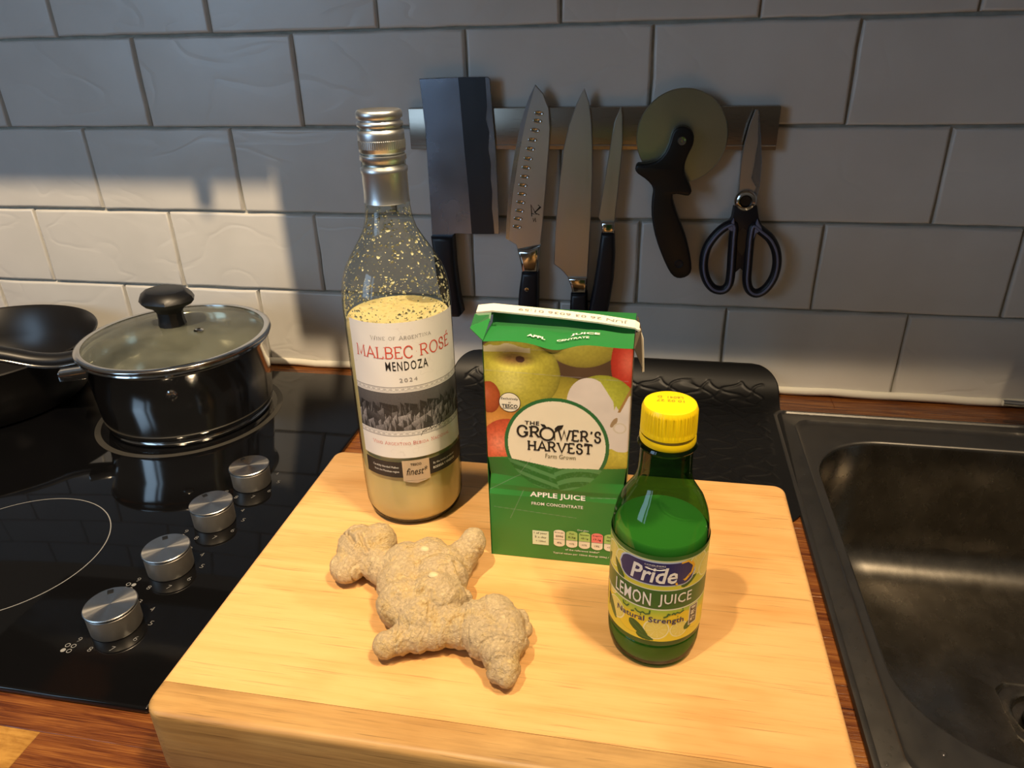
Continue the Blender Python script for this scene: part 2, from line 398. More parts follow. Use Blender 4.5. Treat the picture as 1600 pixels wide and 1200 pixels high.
M['foil'] = steel('satin_capsule', (.78, .81, .83), .36, (1, 1, 1), .04)
M['silicone'] = mat('black_silicone', (.005, .005, .0055), .42, Specular_IOR_Level=.3)
M['dark_hole'] = mat('dark_hole', (.004, .004, .004), .9)
M['yellow_cap'] = mat('yellow_cap', (.93, .66, .005), .35, Subsurface_Weight=.15, Subsurface_Radius=(.004, .003, .001), Subsurface_Scale=1.0)
M['black_ink'] = mat('black_ink', (.012, .011, .010), .5)
M['red_ink'] = mat('red_ink', (.62, .085, .055), .5)
M['grey_ink'] = mat('grey_ink', (.24, .23, .23), .5)
M['white_ink'] = mat('white_ink', (.85, .84, .80), .5)
M['cream'] = mat('cream_print', (.86, .80, .64), .45)
M['gold'] = mat('gold_foil', (.62, .50, .36), .35, .3)
M['paper'] = mat('label_paper', (.80, .78, .76), .5)
M['paper_edge'] = mat('carton_paper', (.80, .74, .60), .7)
M['green'] = mat('carton_green', (.024, .20, .045), .35)
M['green_dark'] = mat('dark_green_print', (.016, .125, .035), .4)
M['green_lite'] = mat('light_green_print', (.09, .26, .10), .4)
M['navy'] = mat('navy_print', (.022, .024, .13), .35)
M['orange_ink'] = mat('orange_print', (.85, .47, .03), .4)
M['lime'] = mat('lime_print', (.40, .60, .17), .45)
M['pink'] = mat('pink_print', (.85, .22, .20), .45)
M['cool_white'] = mat('pale_box_print', (.68, .78, .58), .45)

def clear_glass(name, tint, edge, ior=1.5, haze=0.0):
    m = bpy.data.materials.new(name); m.use_nodes = True; nt_ = m.node_tree; nt_.nodes.clear()
    out = N(m, 'ShaderNodeOutputMaterial'); mxs = N(m, 'ShaderNodeMixShader'); tr = N(m, 'ShaderNodeBsdfTransparent'); gl = N(m, 'ShaderNodeBsdfGlossy')
    gl.inputs['Roughness'].default_value = .05
    lw = N(m, 'ShaderNodeLayerWeight'); lw.inputs['Blend'].default_value = .35
    fr = N(m, 'ShaderNodeFresnel'); fr.inputs['IOR'].default_value = ior
    L(m, ramp(m, lw.outputs['Facing'], [(.0, tint), (.55, tint), (1.0, edge)]), tr.inputs['Color'])
    # fresnel on back faces would go total: use the facing curve for both sides
    pw = N(m, 'ShaderNodeMath', operation='POWER'); L(m, lw.outputs['Facing'], pw.inputs[0]); pw.inputs[1].default_value = 4.0
    ma = N(m, 'ShaderNodeMath', operation='MULTIPLY_ADD'); L(m, pw.outputs[0], ma.inputs[0]); ma.inputs[1].default_value = .75; ma.inputs[2].default_value = .05
    L(m, ma.outputs[0], mxs.inputs[0])
    if haze:   # steamed-up glass
        gl.inputs['Roughness'].default_value = .16
        df = N(m, 'ShaderNodeBsdfDiffuse'); df.inputs[0].default_value = (.36, .38, .30, 1); mh = N(m, 'ShaderNodeMixShader')
        L(m, ramp(m, noise_tex(m, coords(m, 'Object'), 18, 4), [(.35, (haze*.6,)*3), (.65, (haze*1.4,)*3)]), mh.inputs[0])
        L(m, tr.outputs[0], mh.inputs[1]); L(m, df.outputs[0], mh.inputs[2]); L(m, mh.outputs[0], mxs.inputs[1])
    else: L(m, tr.outputs[0], mxs.inputs[1])
    L(m, gl.outputs[0], mxs.inputs[2]); L(m, mxs.outputs[0], out.inputs[0])
    return m
M['clear'] = clear_glass('clear_bottle_glass', (.90, .91, .86), (.30, .30, .22))
M['green_glass'] = clear_glass('green_bottle_glass', (.20, .42, .17), (.02, .11, .035))
M['lid_glass'] = clear_glass('lid_glass', (.62, .64, .56), (.35, .36, .30), haze=.20)

# ---------------------------------------------------------------- back wall of tiles
PX, PZ = .203, .10313
ROWTOP = [.419093, .315961, .212829, .109697]
OFFX = {-1: -.62, 0: -.71527, 1: -.61675, 2: -.71474, 3: -.82351, 4: -.91882}
wall = box('wall_back', (-1.45, .0, -.12), (.95, .12, .56), M['grout']); structure(wall)
def tile_mesh(k):
    r = random.Random(100+k); W, H = .2004, .1004; e = .0010
    per = []
    for i in range(7): per.append((-W/2+W*i/7, -H/2))
    for i in range(4): per.append((W/2, -H/2+H*i/4))
    for i in range(7): per.append((W/2-W*i/7, H/2))
    for i in range(4): per.append((-W/2, H/2-H*i/4))
    per = [(x+r.uniform(-e, e)*.7, z+r.uniform(-e, e)*.6) for x, z in per]
    ins = inset_poly(per, .0018); n = len(per); tilt = r.uniform(-.0008, .0008); tilt2 = r.uniform(-.0006, .0006)
    V = [(x, .0, z) for x, z in per]+[(x, -.0042+x*tilt*5+z*tilt2*8, z) for x, z in inset_poly(per, .0006)]+[(x, -.0058+x*tilt*5+z*tilt2*8, z) for x, z in ins]+[(x, -.0059+x*tilt*5+z*tilt2*8, z) for x, z in inset_poly(per, .0034)]+[(0, -.0059, 0)]
    Fc = []
    for a in (0, n, 2*n):
        for i in range(n): Fc.append((a+i, a+(i+1) % n, a+n+(i+1) % n, a+n+i))
    for i in range(n): Fc.append((3*n+i, 3*n+(i+1) % n, 4*n))
    me = bpy.data.meshes.new('tile'); me.from_pydata(V, [], Fc); me.materials.append(M['tile'])
    me.polygons.foreach_set('use_smooth', [True]*len(me.polygons)); me.set_sharp_from_angle(angle=math.radians(60)); me.update(); return me
TM = [tile_mesh(k) for k in range(8)]
for row in range(-1, 5):
    zc = .419093 - (row-.5)*PZ
    off = OFFX[row]
    k0 = math.ceil((-1.40-off)/PX); k = k0
    while off+(k+.5)*PX < .90:
        t = bpy.data.objects.new('tile', TM[rnd.randrange(8)]); COL.objects.link(t); t.parent = wall
        t.location = (off+(k+.5)*PX, .0, zc+rnd.uniform(-.0005, .0005)); t.rotation_euler = (0, rnd.choice((0, PI))+rnd.uniform(-.004, .004), 0)
        k += 1
tr = tube('trim_1', [(x, -.006+.0006*math.sin(x*90), .0055+.0006*math.sin(x*61)) for x in np.linspace(-1.4, .9, 90)], .0052, M['caulk'], seg=8, upv=(0, 0, 1)); structure(tr)

# ---------------------------------------------------------------- worktop (slab with staves where it shows)
wk = thing('worktop', 'dark oiled wood block worktop of joined staves around the hob and sink', 'worktop')
m = M['stave']
bm = bmesh.new()
def bmbox(bm, lo, hi):
    g = bmesh.ops.create_cube(bm, size=1)
    for v in g['verts']:
        for i in range(3): v.co[i] = (lo[i]+hi[i])/2+v.co[i]*(hi[i]-lo[i])
for lo, hi in (((-1.3, -.645, -.038), (.9, -.556, -.0035)), ((-1.3, -.060, -.038), (.9, .0, -.0035)), ((-1.3, -.556, -.038), (-.905, -.060, -.0035)),
               ((-.322, -.556, -.038), (.158, -.060, -.0035)), ((.66, -.556, -.038), (.9, -.060, -.0035))):
    bmbox(bm, lo, hi)
link_bm('core', bm, M['stave'], wk)
def stave(x0, x1, y0, y1, mt=None):
    g = .00008; o = box('stave', (x0+g, y0+g, -.0035), (x1-g, y1-g, rnd.uniform(-.0002, .0001)), mt or M['stave'], wk, .0003, 1)
def stave_row(y0, y1, x0, x1, cuts, light=()):
    xs = [x0]+[c_ for c_ in cuts if x0 < c_ < x1]+[x1]
    for i in range(len(xs)-1): stave(xs[i], xs[i+1], y0, y1, M['stave2'] if i in light else None)
stave_row(-.5902, -.556, -1.3, .9, [-1.05, -.74, -.49, -.16, .12, .41, .7])
stave_row(-.6300, -.5902, -1.3, .9, [-.98, -.72, -.56, -.383, -.11, .2, .45, .72], (3,))
stave_row(-.6450, -.6300, -1.3, .9, [-.9, -.6, -.31, 0, .3, .6])
stave_row(-.0362, .0, -1.3, .9, [-.95, -.62, -.35, -.06, .23, .5, .75])
stave_row(-.0600, -.0362, -.322, .9, [-.2, .05, .31, .58])
for i, (a, b) in enumerate([(-.556, -.51), (-.51, -.465), (-.465, -.42), (-.42, -.375), (-.375, -.33), (-.33, -.285), (-.285, -.24), (-.24, -.195), (-.195, -.15), (-.15, -.105), (-.105, -.06)]):
    stave_row(a, b, -.322, .158, [-.2+.31*((i*.37) % 1), .1 if i % 3 else .02])
    stave_row(a, b, .66, .9, [.78])

# ---------------------------------------------------------------- things out of view above that cut the lamp light
box('wall_cabinet', (-.423, -.33, .546), (.95, -.001, 1.25), mat('cabinet_paint', (.35, .34, .32), .5), None, .002)
o = bpy.data.objects['wall_cabinet']; tag(o, 'pale wall cabinet above the knife rack and sink, above the frame', 'cabinet')
box('extractor_hood', (-1.02, -.343, .70), (-.4231, -.001, 1.0), M['steel'], None, .002)
o = bpy.data.objects['extractor_hood']; tag(o, 'steel extractor hood above the hob, above the frame', 'hood')
lathe('hood_shadow_stub', [(0, -.024), (.008, -.024), (.008, .001), (0, .001)], M['black_plastic'], o, (-.4877, -.333, .70), 16)  # unseen stub added to cast the small notch shadow into the light patch
tube('cabinet_shadow_bar', [(-.387, -.326, .56), (-.387, -.326, .50), (-.387, -.326, .49)], .006, M['black_plastic'], bpy.data.objects['wall_cabinet'], 10, upv=(1, 0, 0))  # unseen bar added so its shadow crosses the light strip on the wall

# ---------------------------------------------------------------- hob
HX0, HX1, HY0, HY1 = -.908, -.3183, -.5664, -.0363
hob = thing('hob', 'black glass electric hob with printed rings and steel knobs left of the board', 'hob', loc=(-.613, -.30, 0))
def child(o, par):
    o.parent = par; o.matrix_parent_inverse = par.matrix_world.inverted(); return o
def setp(o, par):
    o.parent = par; o.location = o.location - par.location; return o
box('glass_top', (HX0, HY0, .0002), (HX1, HY1, .0055), M['hob'], None, .0020, 3)
setp(bpy.data.objects['glass_top'], hob)
def ring_mark(name, cx, cy, r, wd, mt, par, z=.0057, n=128):
    V = []; Fc = []
    for i in range(n):
        t = 2*PI*i/n
        V += [(cx+(r-wd/2)*math.cos(t), cy+(r-wd/2)*math.sin(t), z), (cx+(r+wd/2)*math.cos(t), cy+(r+wd/2)*math.sin(t), z)]
        j = (i+1) % n; Fc.append((2*i, 2*i+1, 2*j+1, 2*j))
    return setp(link(name, V, Fc, mt, None, False), par)
ring_mark('zone_ring', -.549, -.4343, .0835, .0009, M['print_grey'], hob)
m = mat('worn_ring', (.030, .027, .022), .5); bsdf(m).inputs['Alpha'].default_value = 1
ring_mark('zone_ring', -.536, -.163, .1035, .0065, m, hob)
ring_mark('zone_ring', -.800, -.163, .0835, .0009, M['print_grey'], hob)
KN = [(-.391, -.4985, 0), (-.389, -.4300, 3), (-.387, -.3630, 1), (-.384, -.2975, 2)]
for i, (kx, ky, dot) in enumerate(KN):
    kn = bpy.data.objects.new('knob', None); COL.objects.link(kn); kn.parent = hob; kn.location = (kx+.613, ky+.30, .0055)
    lathe('knob_body', [(0, .0004), (.0182, .0004), (.0188, .0016), (.0190, .0185), (.0184, .0190), (.0184, .0197), (.0193, .0200)], M['knob_side'], kn, (0, 0, 0), 56, 30)
    lathe('knob_cap', [(.0190, .0196), (.0196, .0202), (.0196, .0212), (.0190, .0218), (.0, .0218)], M['knob_top'], kn, (0, 0, 0), 64, 25)
    pm = box('pointer', (-.0022, .0128, .0217), (.0022, .0168, .0222), M['black_plastic'], kn, .0); pm.rotation_euler = (0, 0, .62 if i < 2 else .9)
    kn.name = 'knob'
    ink = Ink()
    for d in range(1, 10):
        a = math.radians(50-37*(d-4))
        V, F_ = text_geo(str(d), -.022); ink.add(fit(V, kx+.0262*math.cos(a), ky+.0262*math.sin(a), .0030, .0046), F_)
    setp(ink.build('scale_digits', lambda x, y: (x, y, .0058), M['print_grey'], None), hob)
    # zone symbol: four little circles, one filled
    ox, oy = kx-.0235, ky-.0300
    sy = Ink()
    for q, (dx, dy) in enumerate(((0, 0), (.0050, 0), (0, .0050), (.0050, .0050))):
        if q == dot: sy.ell(ox+dx, oy+dy, .0019, .0019, 16)
        else:
            pts = [(ox+dx+.0017*math.cos(t), oy+dy+.0017*math.sin(t)) for t in np.linspace(0, 2*PI, 17)]; sy.line(pts, .0005)
    setp(sy.build('zone_symbol', lambda x, y: (x, y, .0058), M['print_grey'], None), hob)

# ---------------------------------------------------------------- saucepan + lid
PCX, PCY = -.538, -.157
pan = thing('saucepan', 'shiny steel saucepan under a glass lid on the rear right ring of the hob', 'saucepan', loc=(PCX, PCY, .0056))
lathe('pot_body', [(0, .0008), (.088, .0002), (.0925, .0014), (.0935, .0045), (.0915, .0062), (.0950, .0085), (.0965, .016), (.0985, .050), (.1000, .086), (.1035, .0905), (.1050, .0922), (.1044, .0938), (.1010, .0925), (.0985, .0880), (.0965, .050), (.094, .012), (.088, .008), (0, .007)], M['steel'], pan, seg=96, sharp=50)
lathe('rivet', [(0, .003), (.0045, .002), (.006, 0)], M['steel'], pan, (0, 0, 0), 20).matrix_local = Matrix.Translation((.045, -.0882, .067)) @ Matrix.Rotation(math.radians(27), 4, 'Z') @ Matrix.Rotation(PI/2, 4, 'X')
# bracket and S handle leave the pot towards the left
hd = Vector((-.93, -.36, 0)).normalized(); hp = Vector((-hd.y, hd.x, 0))
bx_ = box('handle_bracket', (.094, -.010, .064), (.128, .010, .076), M['steel'], pan, .002); bx_.rotation_euler = (0, 0, math.atan2(hd.y, hd.x)+.16)
path = [(.101, .078), (.118, .0785), (.140, .0765), (.165, .080), (.195, .090), (.225, .097), (.262, .099), (.32, .101)]
path = catmull([(r_*hd.x, r_*hd.y+.012, z_) for r_, z_ in path], 5, False)
tube('handle', path, .0110, M['black_plastic'], pan, 16, rx=.0078, upv=(0, 0, 1))
tube('handle_inlay', [(x+.0042, y-.0092, z-.0052) for x, y, z in path], .0018, M['steel'], bpy.data.objects['handle'], 8, rx=.0022, upv=(0, 0, 1))
bpy.data.objects['handle_inlay'].parent = bpy.data.objects['handle']
lid = bpy.data.objects.new('lid', None); COL.objects.link(lid); lid.parent = pan; lid.location = (0, 0, .0945)
dome = [(.1020+(.0)*0, .0028)]
prof = [(r_, .0035+.0145*(1-(r_/.102)**2)) for r_ in np.linspace(.102, 0, 18)]
lathe('glass_dome', prof, M['lid_glass'], lid, seg=96)
lathe('rim_band', [(.0985, .0012), (.1058, .0008), (.1072, .0024), (.1066, .0046), (.1030, .0056), (.0995, .0052), (.0985, .0012)], M['steel'], lid, seg=96, sharp=60)
lathe('steam_vent', [(.0052, .0), (.0054, .0014), (.0035, .0026), (.0020, .0022), (.0018, .0)], M['steel'], lid, (.040, -.012, .0155), 24)
def knobfn(co):
    a = math.atan2(co.y, co.x); k = 1+.10*math.cos(2*a+.6)+.03*math.cos(6*a)
    h = min(1, max(0, (co.z-.030)/.012)); k = 1+(k-1)*h
    return Vector((co.x*k, co.y*k, co.z))
lathe('lid_knob', [(0, .0165), (.0145, .0165), (.0155, .0180), (.0142, .026), (.0145, .034), (.0190, .040), (.0265, .0440), (.0310, .0490), (.0290, .0535), (.0220, .0590), (.0205, .0595), (0, .0585)], M['black_plastic'], lid, seg=12, sharp=28, fn=knobfn)

# ---------------------------------------------------------------- frying pan on the left
fp = thing('frying_pan', 'deep black non-stick frying pan at the left edge behind the saucepan handle', 'pan', loc=(-.8190, -.1610, .0056))
lathe('pan_body', [(0, .0004), (.104, .0002), (.110, .0040), (.124, .040), (.1350, .070), (.1382, .0745), (.1374, .0762), (.1335, .0725), (.122, .040), (.110, .0085), (.100, .0045), (0, .0040)], M['nonstick'], fp, seg=96, sharp=60)
tube('pan_handle', [(-.135, .02, .055), (-.18, .03, .066), (-.26, .04, .074), (-.34, .05, .076)], .013, M['black_plastic'], fp, 12, rx=.008, upv=(0, 0, 1))

# ---------------------------------------------------------------- sink
sink = thing('sink', 'scratched stainless steel sink bowl with wet rim right of the board', 'sink')
def rrect(x0, x1, y0, y1, r, z, n=12):
    out = []
    for (cx, cy, a0) in ((x1-r, y1-r, 0), (x0+r, y1-r, PI/2), (x0+r, y0+r, PI), (x1-r, y0+r, 1.5*PI)):
        for i in range(n+1):
            a = a0+PI/2*i/n; out.append((cx+r*math.cos(a), cy+r*math.sin(a), z))
    return out
X0, X1, Y0, Y1 = .1537, .655, -.552, -.0555
BX0, BX1, BY0, BY1 = .1855, .585, -.5150, -.1130
loops = [rrect(X0+.001, X1-.001, Y0+.001, Y1-.001, .012, -.001), rrect(X0, X1, Y0, Y1, .013, .0015), rrect(X0+.0012, X1-.0012, Y0+.0012, Y1-.0012, .013, .0034),
         rrect(X0+.0045, X1-.0045, Y0+.0045, Y1-.0045, .013, .0036), rrect(X0+.0062, X1-.006, Y0+.006, Y1-.006, .013, .0018), rrect(X0+.0080, X1-.008, Y0+.008, Y1-.008, .013, .0022),
         rrect(.1745, .64, -.540, -.0745, .02, .0022), rrect(.1757, .638, -.538, -.0765, .02, .0032), rrect(.1775, .635, -.535, -.0800, .022, .0010), rrect(.1790, .63, -.532, -.0860, .024, .0004)]
def bl(d, z, rr=.078, yo=0): return rrect(BX0+d, BX1-d, BY0+d, BY1-d-yo, rr-min(d, .02)*.5, z)
loops += [bl(-.0022, .0004, .080), bl(-.0008, .0001), bl(.0004, -.0012), bl(.0014, -.0040), bl(.0040, -.060), bl(.0065, -.105, .076), bl(.0105, -.126, .072), bl(.0185, -.143, .068), bl(.0300, -.1535, .062), bl(.0460, -.1585, .055)]
DX, DY = .387, -.3195
n = len(loops[0])
def dring(r, z): # circle matched to the rounded-rectangle ordering
    out = []
    for (x, y, _) in loops[-1][:0] or bl(.0460, 0, .055):
        a = math.atan2((y-DY)/(.16), (x-DX)/(.16)); out.append((DX+r*math.cos(a), DY+r*math.sin(a), z))
    return out
loops += [dring(.10, -.1602), dring(.0475, -.1610), dring(.0455, -.1618), dring(.0440, -.1640)]
V = [p for l_ in loops for p in l_]; Fc = []
for a in range(len(loops)-1):
    for i in range(n): j = (i+1) % n; Fc.append((a*n+i, a*n+j, (a+1)*n+j, (a+1)*n+i))
bo = link('basin', V, Fc, M['sink'], sink); bo.data.materials.append(M['sink_rim']); bo.data.set_sharp_from_angle(angle=math.radians(50))
bo.data.polygons.foreach_set('material_index', [1 if i < 12*n else 0 for i in range(len(Fc))])
lathe('drain_ring', [(.0438, -.1640), (.0425, -.1628), (.0330, -.1632), (.0300, -.1650), (.0290, -.172), (.0, -.175)], M['sink'], sink, (DX, DY, 0), 64)
lathe('strainer', [(0, -.1655), (.018, -.1655), (.0205, -.1665), (.0205, -.169), (0, -.169)], M['dark_hole'], sink, (DX, DY, 0), 32)
# water drops: one uncountable lot
dm = clear_glass('water', (.93, .94, .94), (.55, .55, .55), 1.33)
V = []; Fc = []
def drop(x, y, z, r):
    b = len(V); k = 8; sq = rnd.uniform(.7, 1.3)
    for lr, lz in ((1, 0), (.86, .32), (.5, .52)):
        for i in range(k): V.append((x+r*lr*math.cos(2*PI*i/k), y+r*lr*sq*math.sin(2*PI*i/k), z+r*lz))
    V.append((x, y, z+r*.6))
    for a in range(2):
        for i in range(k): Fc.append((b+a*k+i, b+a*k+(i+1) % k, b+(a+1)*k+(i+1) % k, b+(a+1)*k+i))
    for i in range(k): Fc.append((b+2*k+i, b+2*k+(i+1) % k, b+3*k))
for i in range(60): drop(rnd.uniform(.162, .173), rnd.uniform(-.53, -.15), .0022, rnd.choice((.0005, .0007, .0010, .0016)))
for i in range(150): drop(rnd.uniform(.24, .56), rnd.uniform(-.46, -.16), -.1586, rnd.choice((.0006, .0008, .0012, .0016)))
for (x, y, r) in ((.200, -.512, .0030), (.193, -.500, .0022), (.226, -.527, .0028), (.205, -.524, .002), (.245, -.530, .003), (.260, -.525, .002), (.184, -.49, .0017), (.188, -.529, .0016), (.230, -.540, .0014)): drop(x, y, .0012, r)
o = link('water_drops', V, Fc, dm, sink); o['kind'] = 'stuff'

# tap at the right edge
tap = thing('tap', 'chrome mixer tap with a short side lever at the right edge behind the sink', 'tap', loc=(.452, -.066, .0022))
lathe('tap_body', [(0, 0), (.027, 0), (.027, .004), (.0235, .007), (.0225, .075), (.024, .078), (.022, .098), (0, .102)], M['steel'], tap, seg=40)
tube('spout', catmull([(0, 0, .09), (0, -.01, .20), (0, -.06, .26), (0, -.13, .25), (0, -.16, .21)], 6, False), .012, M['steel'], tap, 16, upv=(1, 0, 0))
tube('lever', [(-.018, 0, .0305), (-.038, .001, .0305), (-.0575, .003, .0303)], .0036, M['steel'], tap, 14, upv=(0, 0, 1))

# ---------------------------------------------------------------- silicone drying mat
mt_ = thing('drying_mat', 'black silicone draining mat with a raised net pattern behind the board', 'mat')
def matpos(u, v):
    x0, x1, y0, y1 = -.243, .1660, -.2860, -.0110
    # u,v -> rounded rectangle plan; arc length s in depth with the last part curling up the wall
    s_tot = .300; sx_ = u*(x1-x0); sv = v*s_tot
    r = .034; wd = x1-x0
    dx = np.zeros_like(u)
    back = np.clip((sv-(s_tot-r))/r, 0, 1); front = np.clip((r-sv)/r, 0, 1)
    ins = r*(1-np.sqrt(np.clip(1-np.maximum(back, front)**2, 0, 1)))
    X = x0+ins+u*(wd-2*ins)
    X = X - (.010*(1-v)**1.5)*u
    flat = .232; q = np.clip((sv-flat)/(s_tot-flat), 0, 1); R = .043
    ang = q*1.18
    Y = y0+np.minimum(sv, flat)+R*1.15*np.sin(ang); Z = .0030+R*1.15*(1-np.cos(ang))*1.22
    return X, Y, Z
def mattop(u, v):
    X, Y, Z = matpos(u, v); a = (u*.41/.0165); b = (v*.30/.0125)
    wob = .18*np.sin(a*2.1+b)+.12*np.sin(b*3.3)
    def d(t): return np.abs(t-np.round(t))
    p_ = d((a+b)/1.0*.5+wob); q_ = d((a-b)*.5+wob*.8)
    rid = np.exp(-(p_/.085)**2)+np.exp(-(q_/.085)**2)
    edge = np.minimum(np.minimum(u, 1-u)*.41, np.minimum(v*.30, (1-v)*.30-.006))
    k = np.clip((edge-.016)/.004, 0, 1)
    return X, Y, Z+.0012*np.clip(rid, 0, 1)*k+.0008*np.clip(1-edge/.004, 0, 1)*0
nu, nv = 330, 240
uu, vv = np.meshgrid(np.linspace(0, 1, nu), np.linspace(0, 1, nv))
Xt, Yt, Zt = mattop(uu, vv); Xb, Yb, Zb = matpos(uu, vv)
V = np.concatenate([np.stack([Xt, Yt, Zt], -1).reshape(-1, 3), np.stack([Xb, Yb, Zb-.0026], -1).reshape(-1, 3)])
idx = np.arange(nu*nv).reshape(nv, nu)
Fc = np.stack([idx[:-1, :-1], idx[:-1, 1:], idx[1:, 1:], idx[1:, :-1]], -1).reshape(-1, 4).tolist()
b0 = nu*nv
Fc += (np.stack([idx[:-1, :-1], idx[1:, :-1], idx[1:, 1:], idx[:-1, 1:]], -1).reshape(-1, 4)+b0).tolist()
loop = list(idx[0, :])+list(idx[1:, -1])+list(idx[-1, -2::-1])+list(idx[-2:0:-1, 0])
for i in range(len(loop)): a, b = loop[i], loop[(i+1) % len(loop)]; Fc.append((b, a, a+b0, b+b0))
o = link('mat_sheet', V, Fc, M['silicone'], mt_)

# ---------------------------------------------------------------- chopping board
brd = thing('chopping_board', 'thick pale maple chopping board carrying the bottles, carton and ginger', 'board', loc=(-.078, -.456, .0062))
BXa, BXb, BYa, BYb, SEAM, BT, BB = -.2812, .1262, -.6075, -.3070, -.5850, .0600, .0062
def plank(name, x0, x1, y0, y1, mt, rc, which):
    """rounded corners on one long side only"""
    n = 6; pts = []
    def cor(cx, cy, a0): return [(cx+rc*math.cos(a0+PI/2*i/n), cy+rc*math.sin(a0+PI/2*i/n)) for i in range(n+1)]
    if which == 'back': pts = [(x0, y0), (x1, y0)]+cor(x1-rc, y1-rc, 0)+cor(x0+rc, y1-rc, PI/2)
    else: pts = cor(x0+rc, y0+rc, PI)+cor(x1-rc, y0+rc, 1.5*PI)+[(x1, y1), (x0, y1)]
    bm = bmesh.new(); k = len(pts); e = .0045; seg = 5; R = []
    def ins(d): # inset, keeping the seam edge in place
        q = inset_poly(pts, d); out = []
        for (x, y), (a, b) in zip(q, pts):
            if which == 'back' and abs(b-y0) < 1e-6: y = b
            if which == 'front' and abs(b-y1) < 1e-6: y = b
            out.append((x, y))
        return out
    prof = [(e*(1-math.sin(t)), BB+e*(1-math.cos(t))) for t in np.linspace(0, PI/2, 4)]+[(e*(1-math.cos(t)), BT-e*(1-math.sin(t))) for t in np.linspace(0, PI/2, seg)]
    for d, z in prof: R.append([bm.verts.new((x, y, z)) for x, y in ins(d)])
    for a, b in zip(R, R[1:]):
        for i in range(k): bm.faces.new((a[i], a[(i+1) % k], b[(i+1) % k], b[i]))
    bm.faces.new(R[0][::-1]); bm.faces.new(R[-1])
    for v in bm.verts: v.co -= Vector(brd.location)
    return link_bm(name, bm, mt, brd, smooth=True, sharp=30)
plank('plank', BXa, BXb, SEAM+.00015, BYb, M['maple'], .010, 'back')
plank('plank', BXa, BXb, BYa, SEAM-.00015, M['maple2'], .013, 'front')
V = []; Fc = []; drop(.0790, -.5905, .0600, .0040)
o = link('water_drop', V, Fc, dm); tag(o, 'single clear water drop near the front right of the board', 'water drop')

# ---------------------------------------------------------------- magnetic strip and hanging tools
st = thing('magnetic_strip', 'brushed steel magnetic knife strip fixed to the tiled wall', 'knife rack')
box('strip_bar', (-.2781, -.0195, .2935), (.1268, -.0066, .3382), M['strip'], st, .0012, 2)
tube('strip_groove', [(-.277, -.0198, .2985), (.126, -.0198, .2985)], .0007, M['knob_side'], st, 6, upv=(0, 0, 1))

YB = -.0200; YF = -.0222
CLV = [(-.2611, .3692), (-.2173, .3703), (-.1835, .3702), (-.1808, .3680), (-.1795, .3398), (-.177, .2946), (-.1761, .247), (-.1762, .197), (-.2096, .1962), (-.2306, .1965), (-.2345, .1925), (-.2594, .1911), (-.2588, .2459), (-.2583, .3176)]
CLV_D = [(-.2166, .3700), (-.1863, .3697), (-.1851, .3399), (-.1871, .3265), (-.1837, .3129), (-.1854, .2945), (-.183, .2781), (-.1841, .2614), (-.1827, .2469), (-.1839, .2272), (-.1824, .2121), (-.1819, .1972), (-.2096, .1965), (-.2109, .2465), (-.2135, .2944), (-.2152, .3401)]
CLV_H = [(-.2594, .1935), (-.2322, .1940), (-.2317, .156), (-.2291, .1204), (-.2255, .0965), (-.2299, .0915), (-.2425, .0909), (-.2491, .0969), (-.2557, .1416)]
cl = thing('cleaver', 'wide rectangular cleaver with dark forged band and black handle, leftmost on the strip', 'knife', 'knives on the magnetic strip')
plate('blade', CLV, YB, YF, M['blade_blue'], cl, .0006)
plate('forge_band', CLV_D, YF+.0003, YF-.0003, M['blade_dark'], cl)
plate('handle', CLV_H, -.013, -.031, M['black_grip'], cl, .005, 3)

SAN = [(-.1312, .3618), (-.1372, .3505), (-.1426, .3374), (-.1484, .3197), (-.1542, .2946), (-.1589, .2712), (-.1628, .2472), (-.166, .22), (-.1681, .192), (-.1561, .1846), (-.1542, .1789), (-.1266, .1854), (-.1239, .2083), (-.1213, .238), (-.1187, .2668), (-.1162, .2947), (-.1148, .3173), (-.1162, .3372), (-.1224, .3525)]
def smooth_head(pts, k=3): return catmull(pts, k, True)
sk = thing('santoku_knife', 'dimpled santoku knife with steel bolster and riveted black handle, beside the cleaver', 'knife', 'knives on the magnetic strip')
plate('blade', SAN, YB, YF, M['blade'], sk, .0008)
plate('edge_bevel', [(-.1312, .3612), (-.1372, .3505), (-.1426, .3374), (-.1484, .3197), (-.1542, .2946), (-.1589, .2712), (-.1628, .2472), (-.166, .22), (-.1681, .192), (-.1640, .1900), (-.1615, .222), (-.158, .2472), (-.1535, .2712), (-.149, .2946), (-.1432, .3197), (-.1385, .3374), (-.1345, .3505)], YF+.0002, YF-.0002, M['blade_blue'], sk)
for (x, z) in [(-.1272, .3325), (-.129, .3245), (-.1317, .3147), (-.1347, .3045), (-.1372, .2947), (-.1398, .2842), (-.1424, .2744), (-.1442, .2642), (-.1464, .2546), (-.1476, .2445), (-.1492, .2352), (-.1507, .2253), (-.1529, .216), (-.1541, .2064)]:
    V = []; Fc = []; k = 14; rx, rz = .0054, .0026
    for rr, dy in ((1, -.00015), (.9, -.0007), (.7, -.0003), (.35, -.0001)):
        for i in range(k): V.append((x+rx*rr*math.cos(2*PI*i/k), YF+dy, z+rz*rr*math.sin(2*PI*i/k)-.08*rx*rr*math.cos(2*PI*i/k)))
    V.append((x, YF-.00005, z))
    for a in range(3):
        for i in range(k): Fc.append((a*k+i, a*k+(i+1) % k, (a+1)*k+(i+1) % k, (a+1)*k+i))
    for i in range(k): Fc.append((3*k+i, 3*k+(i+1) % k, 4*k))
    link('dimple', V, Fc, M['steel'], sk)
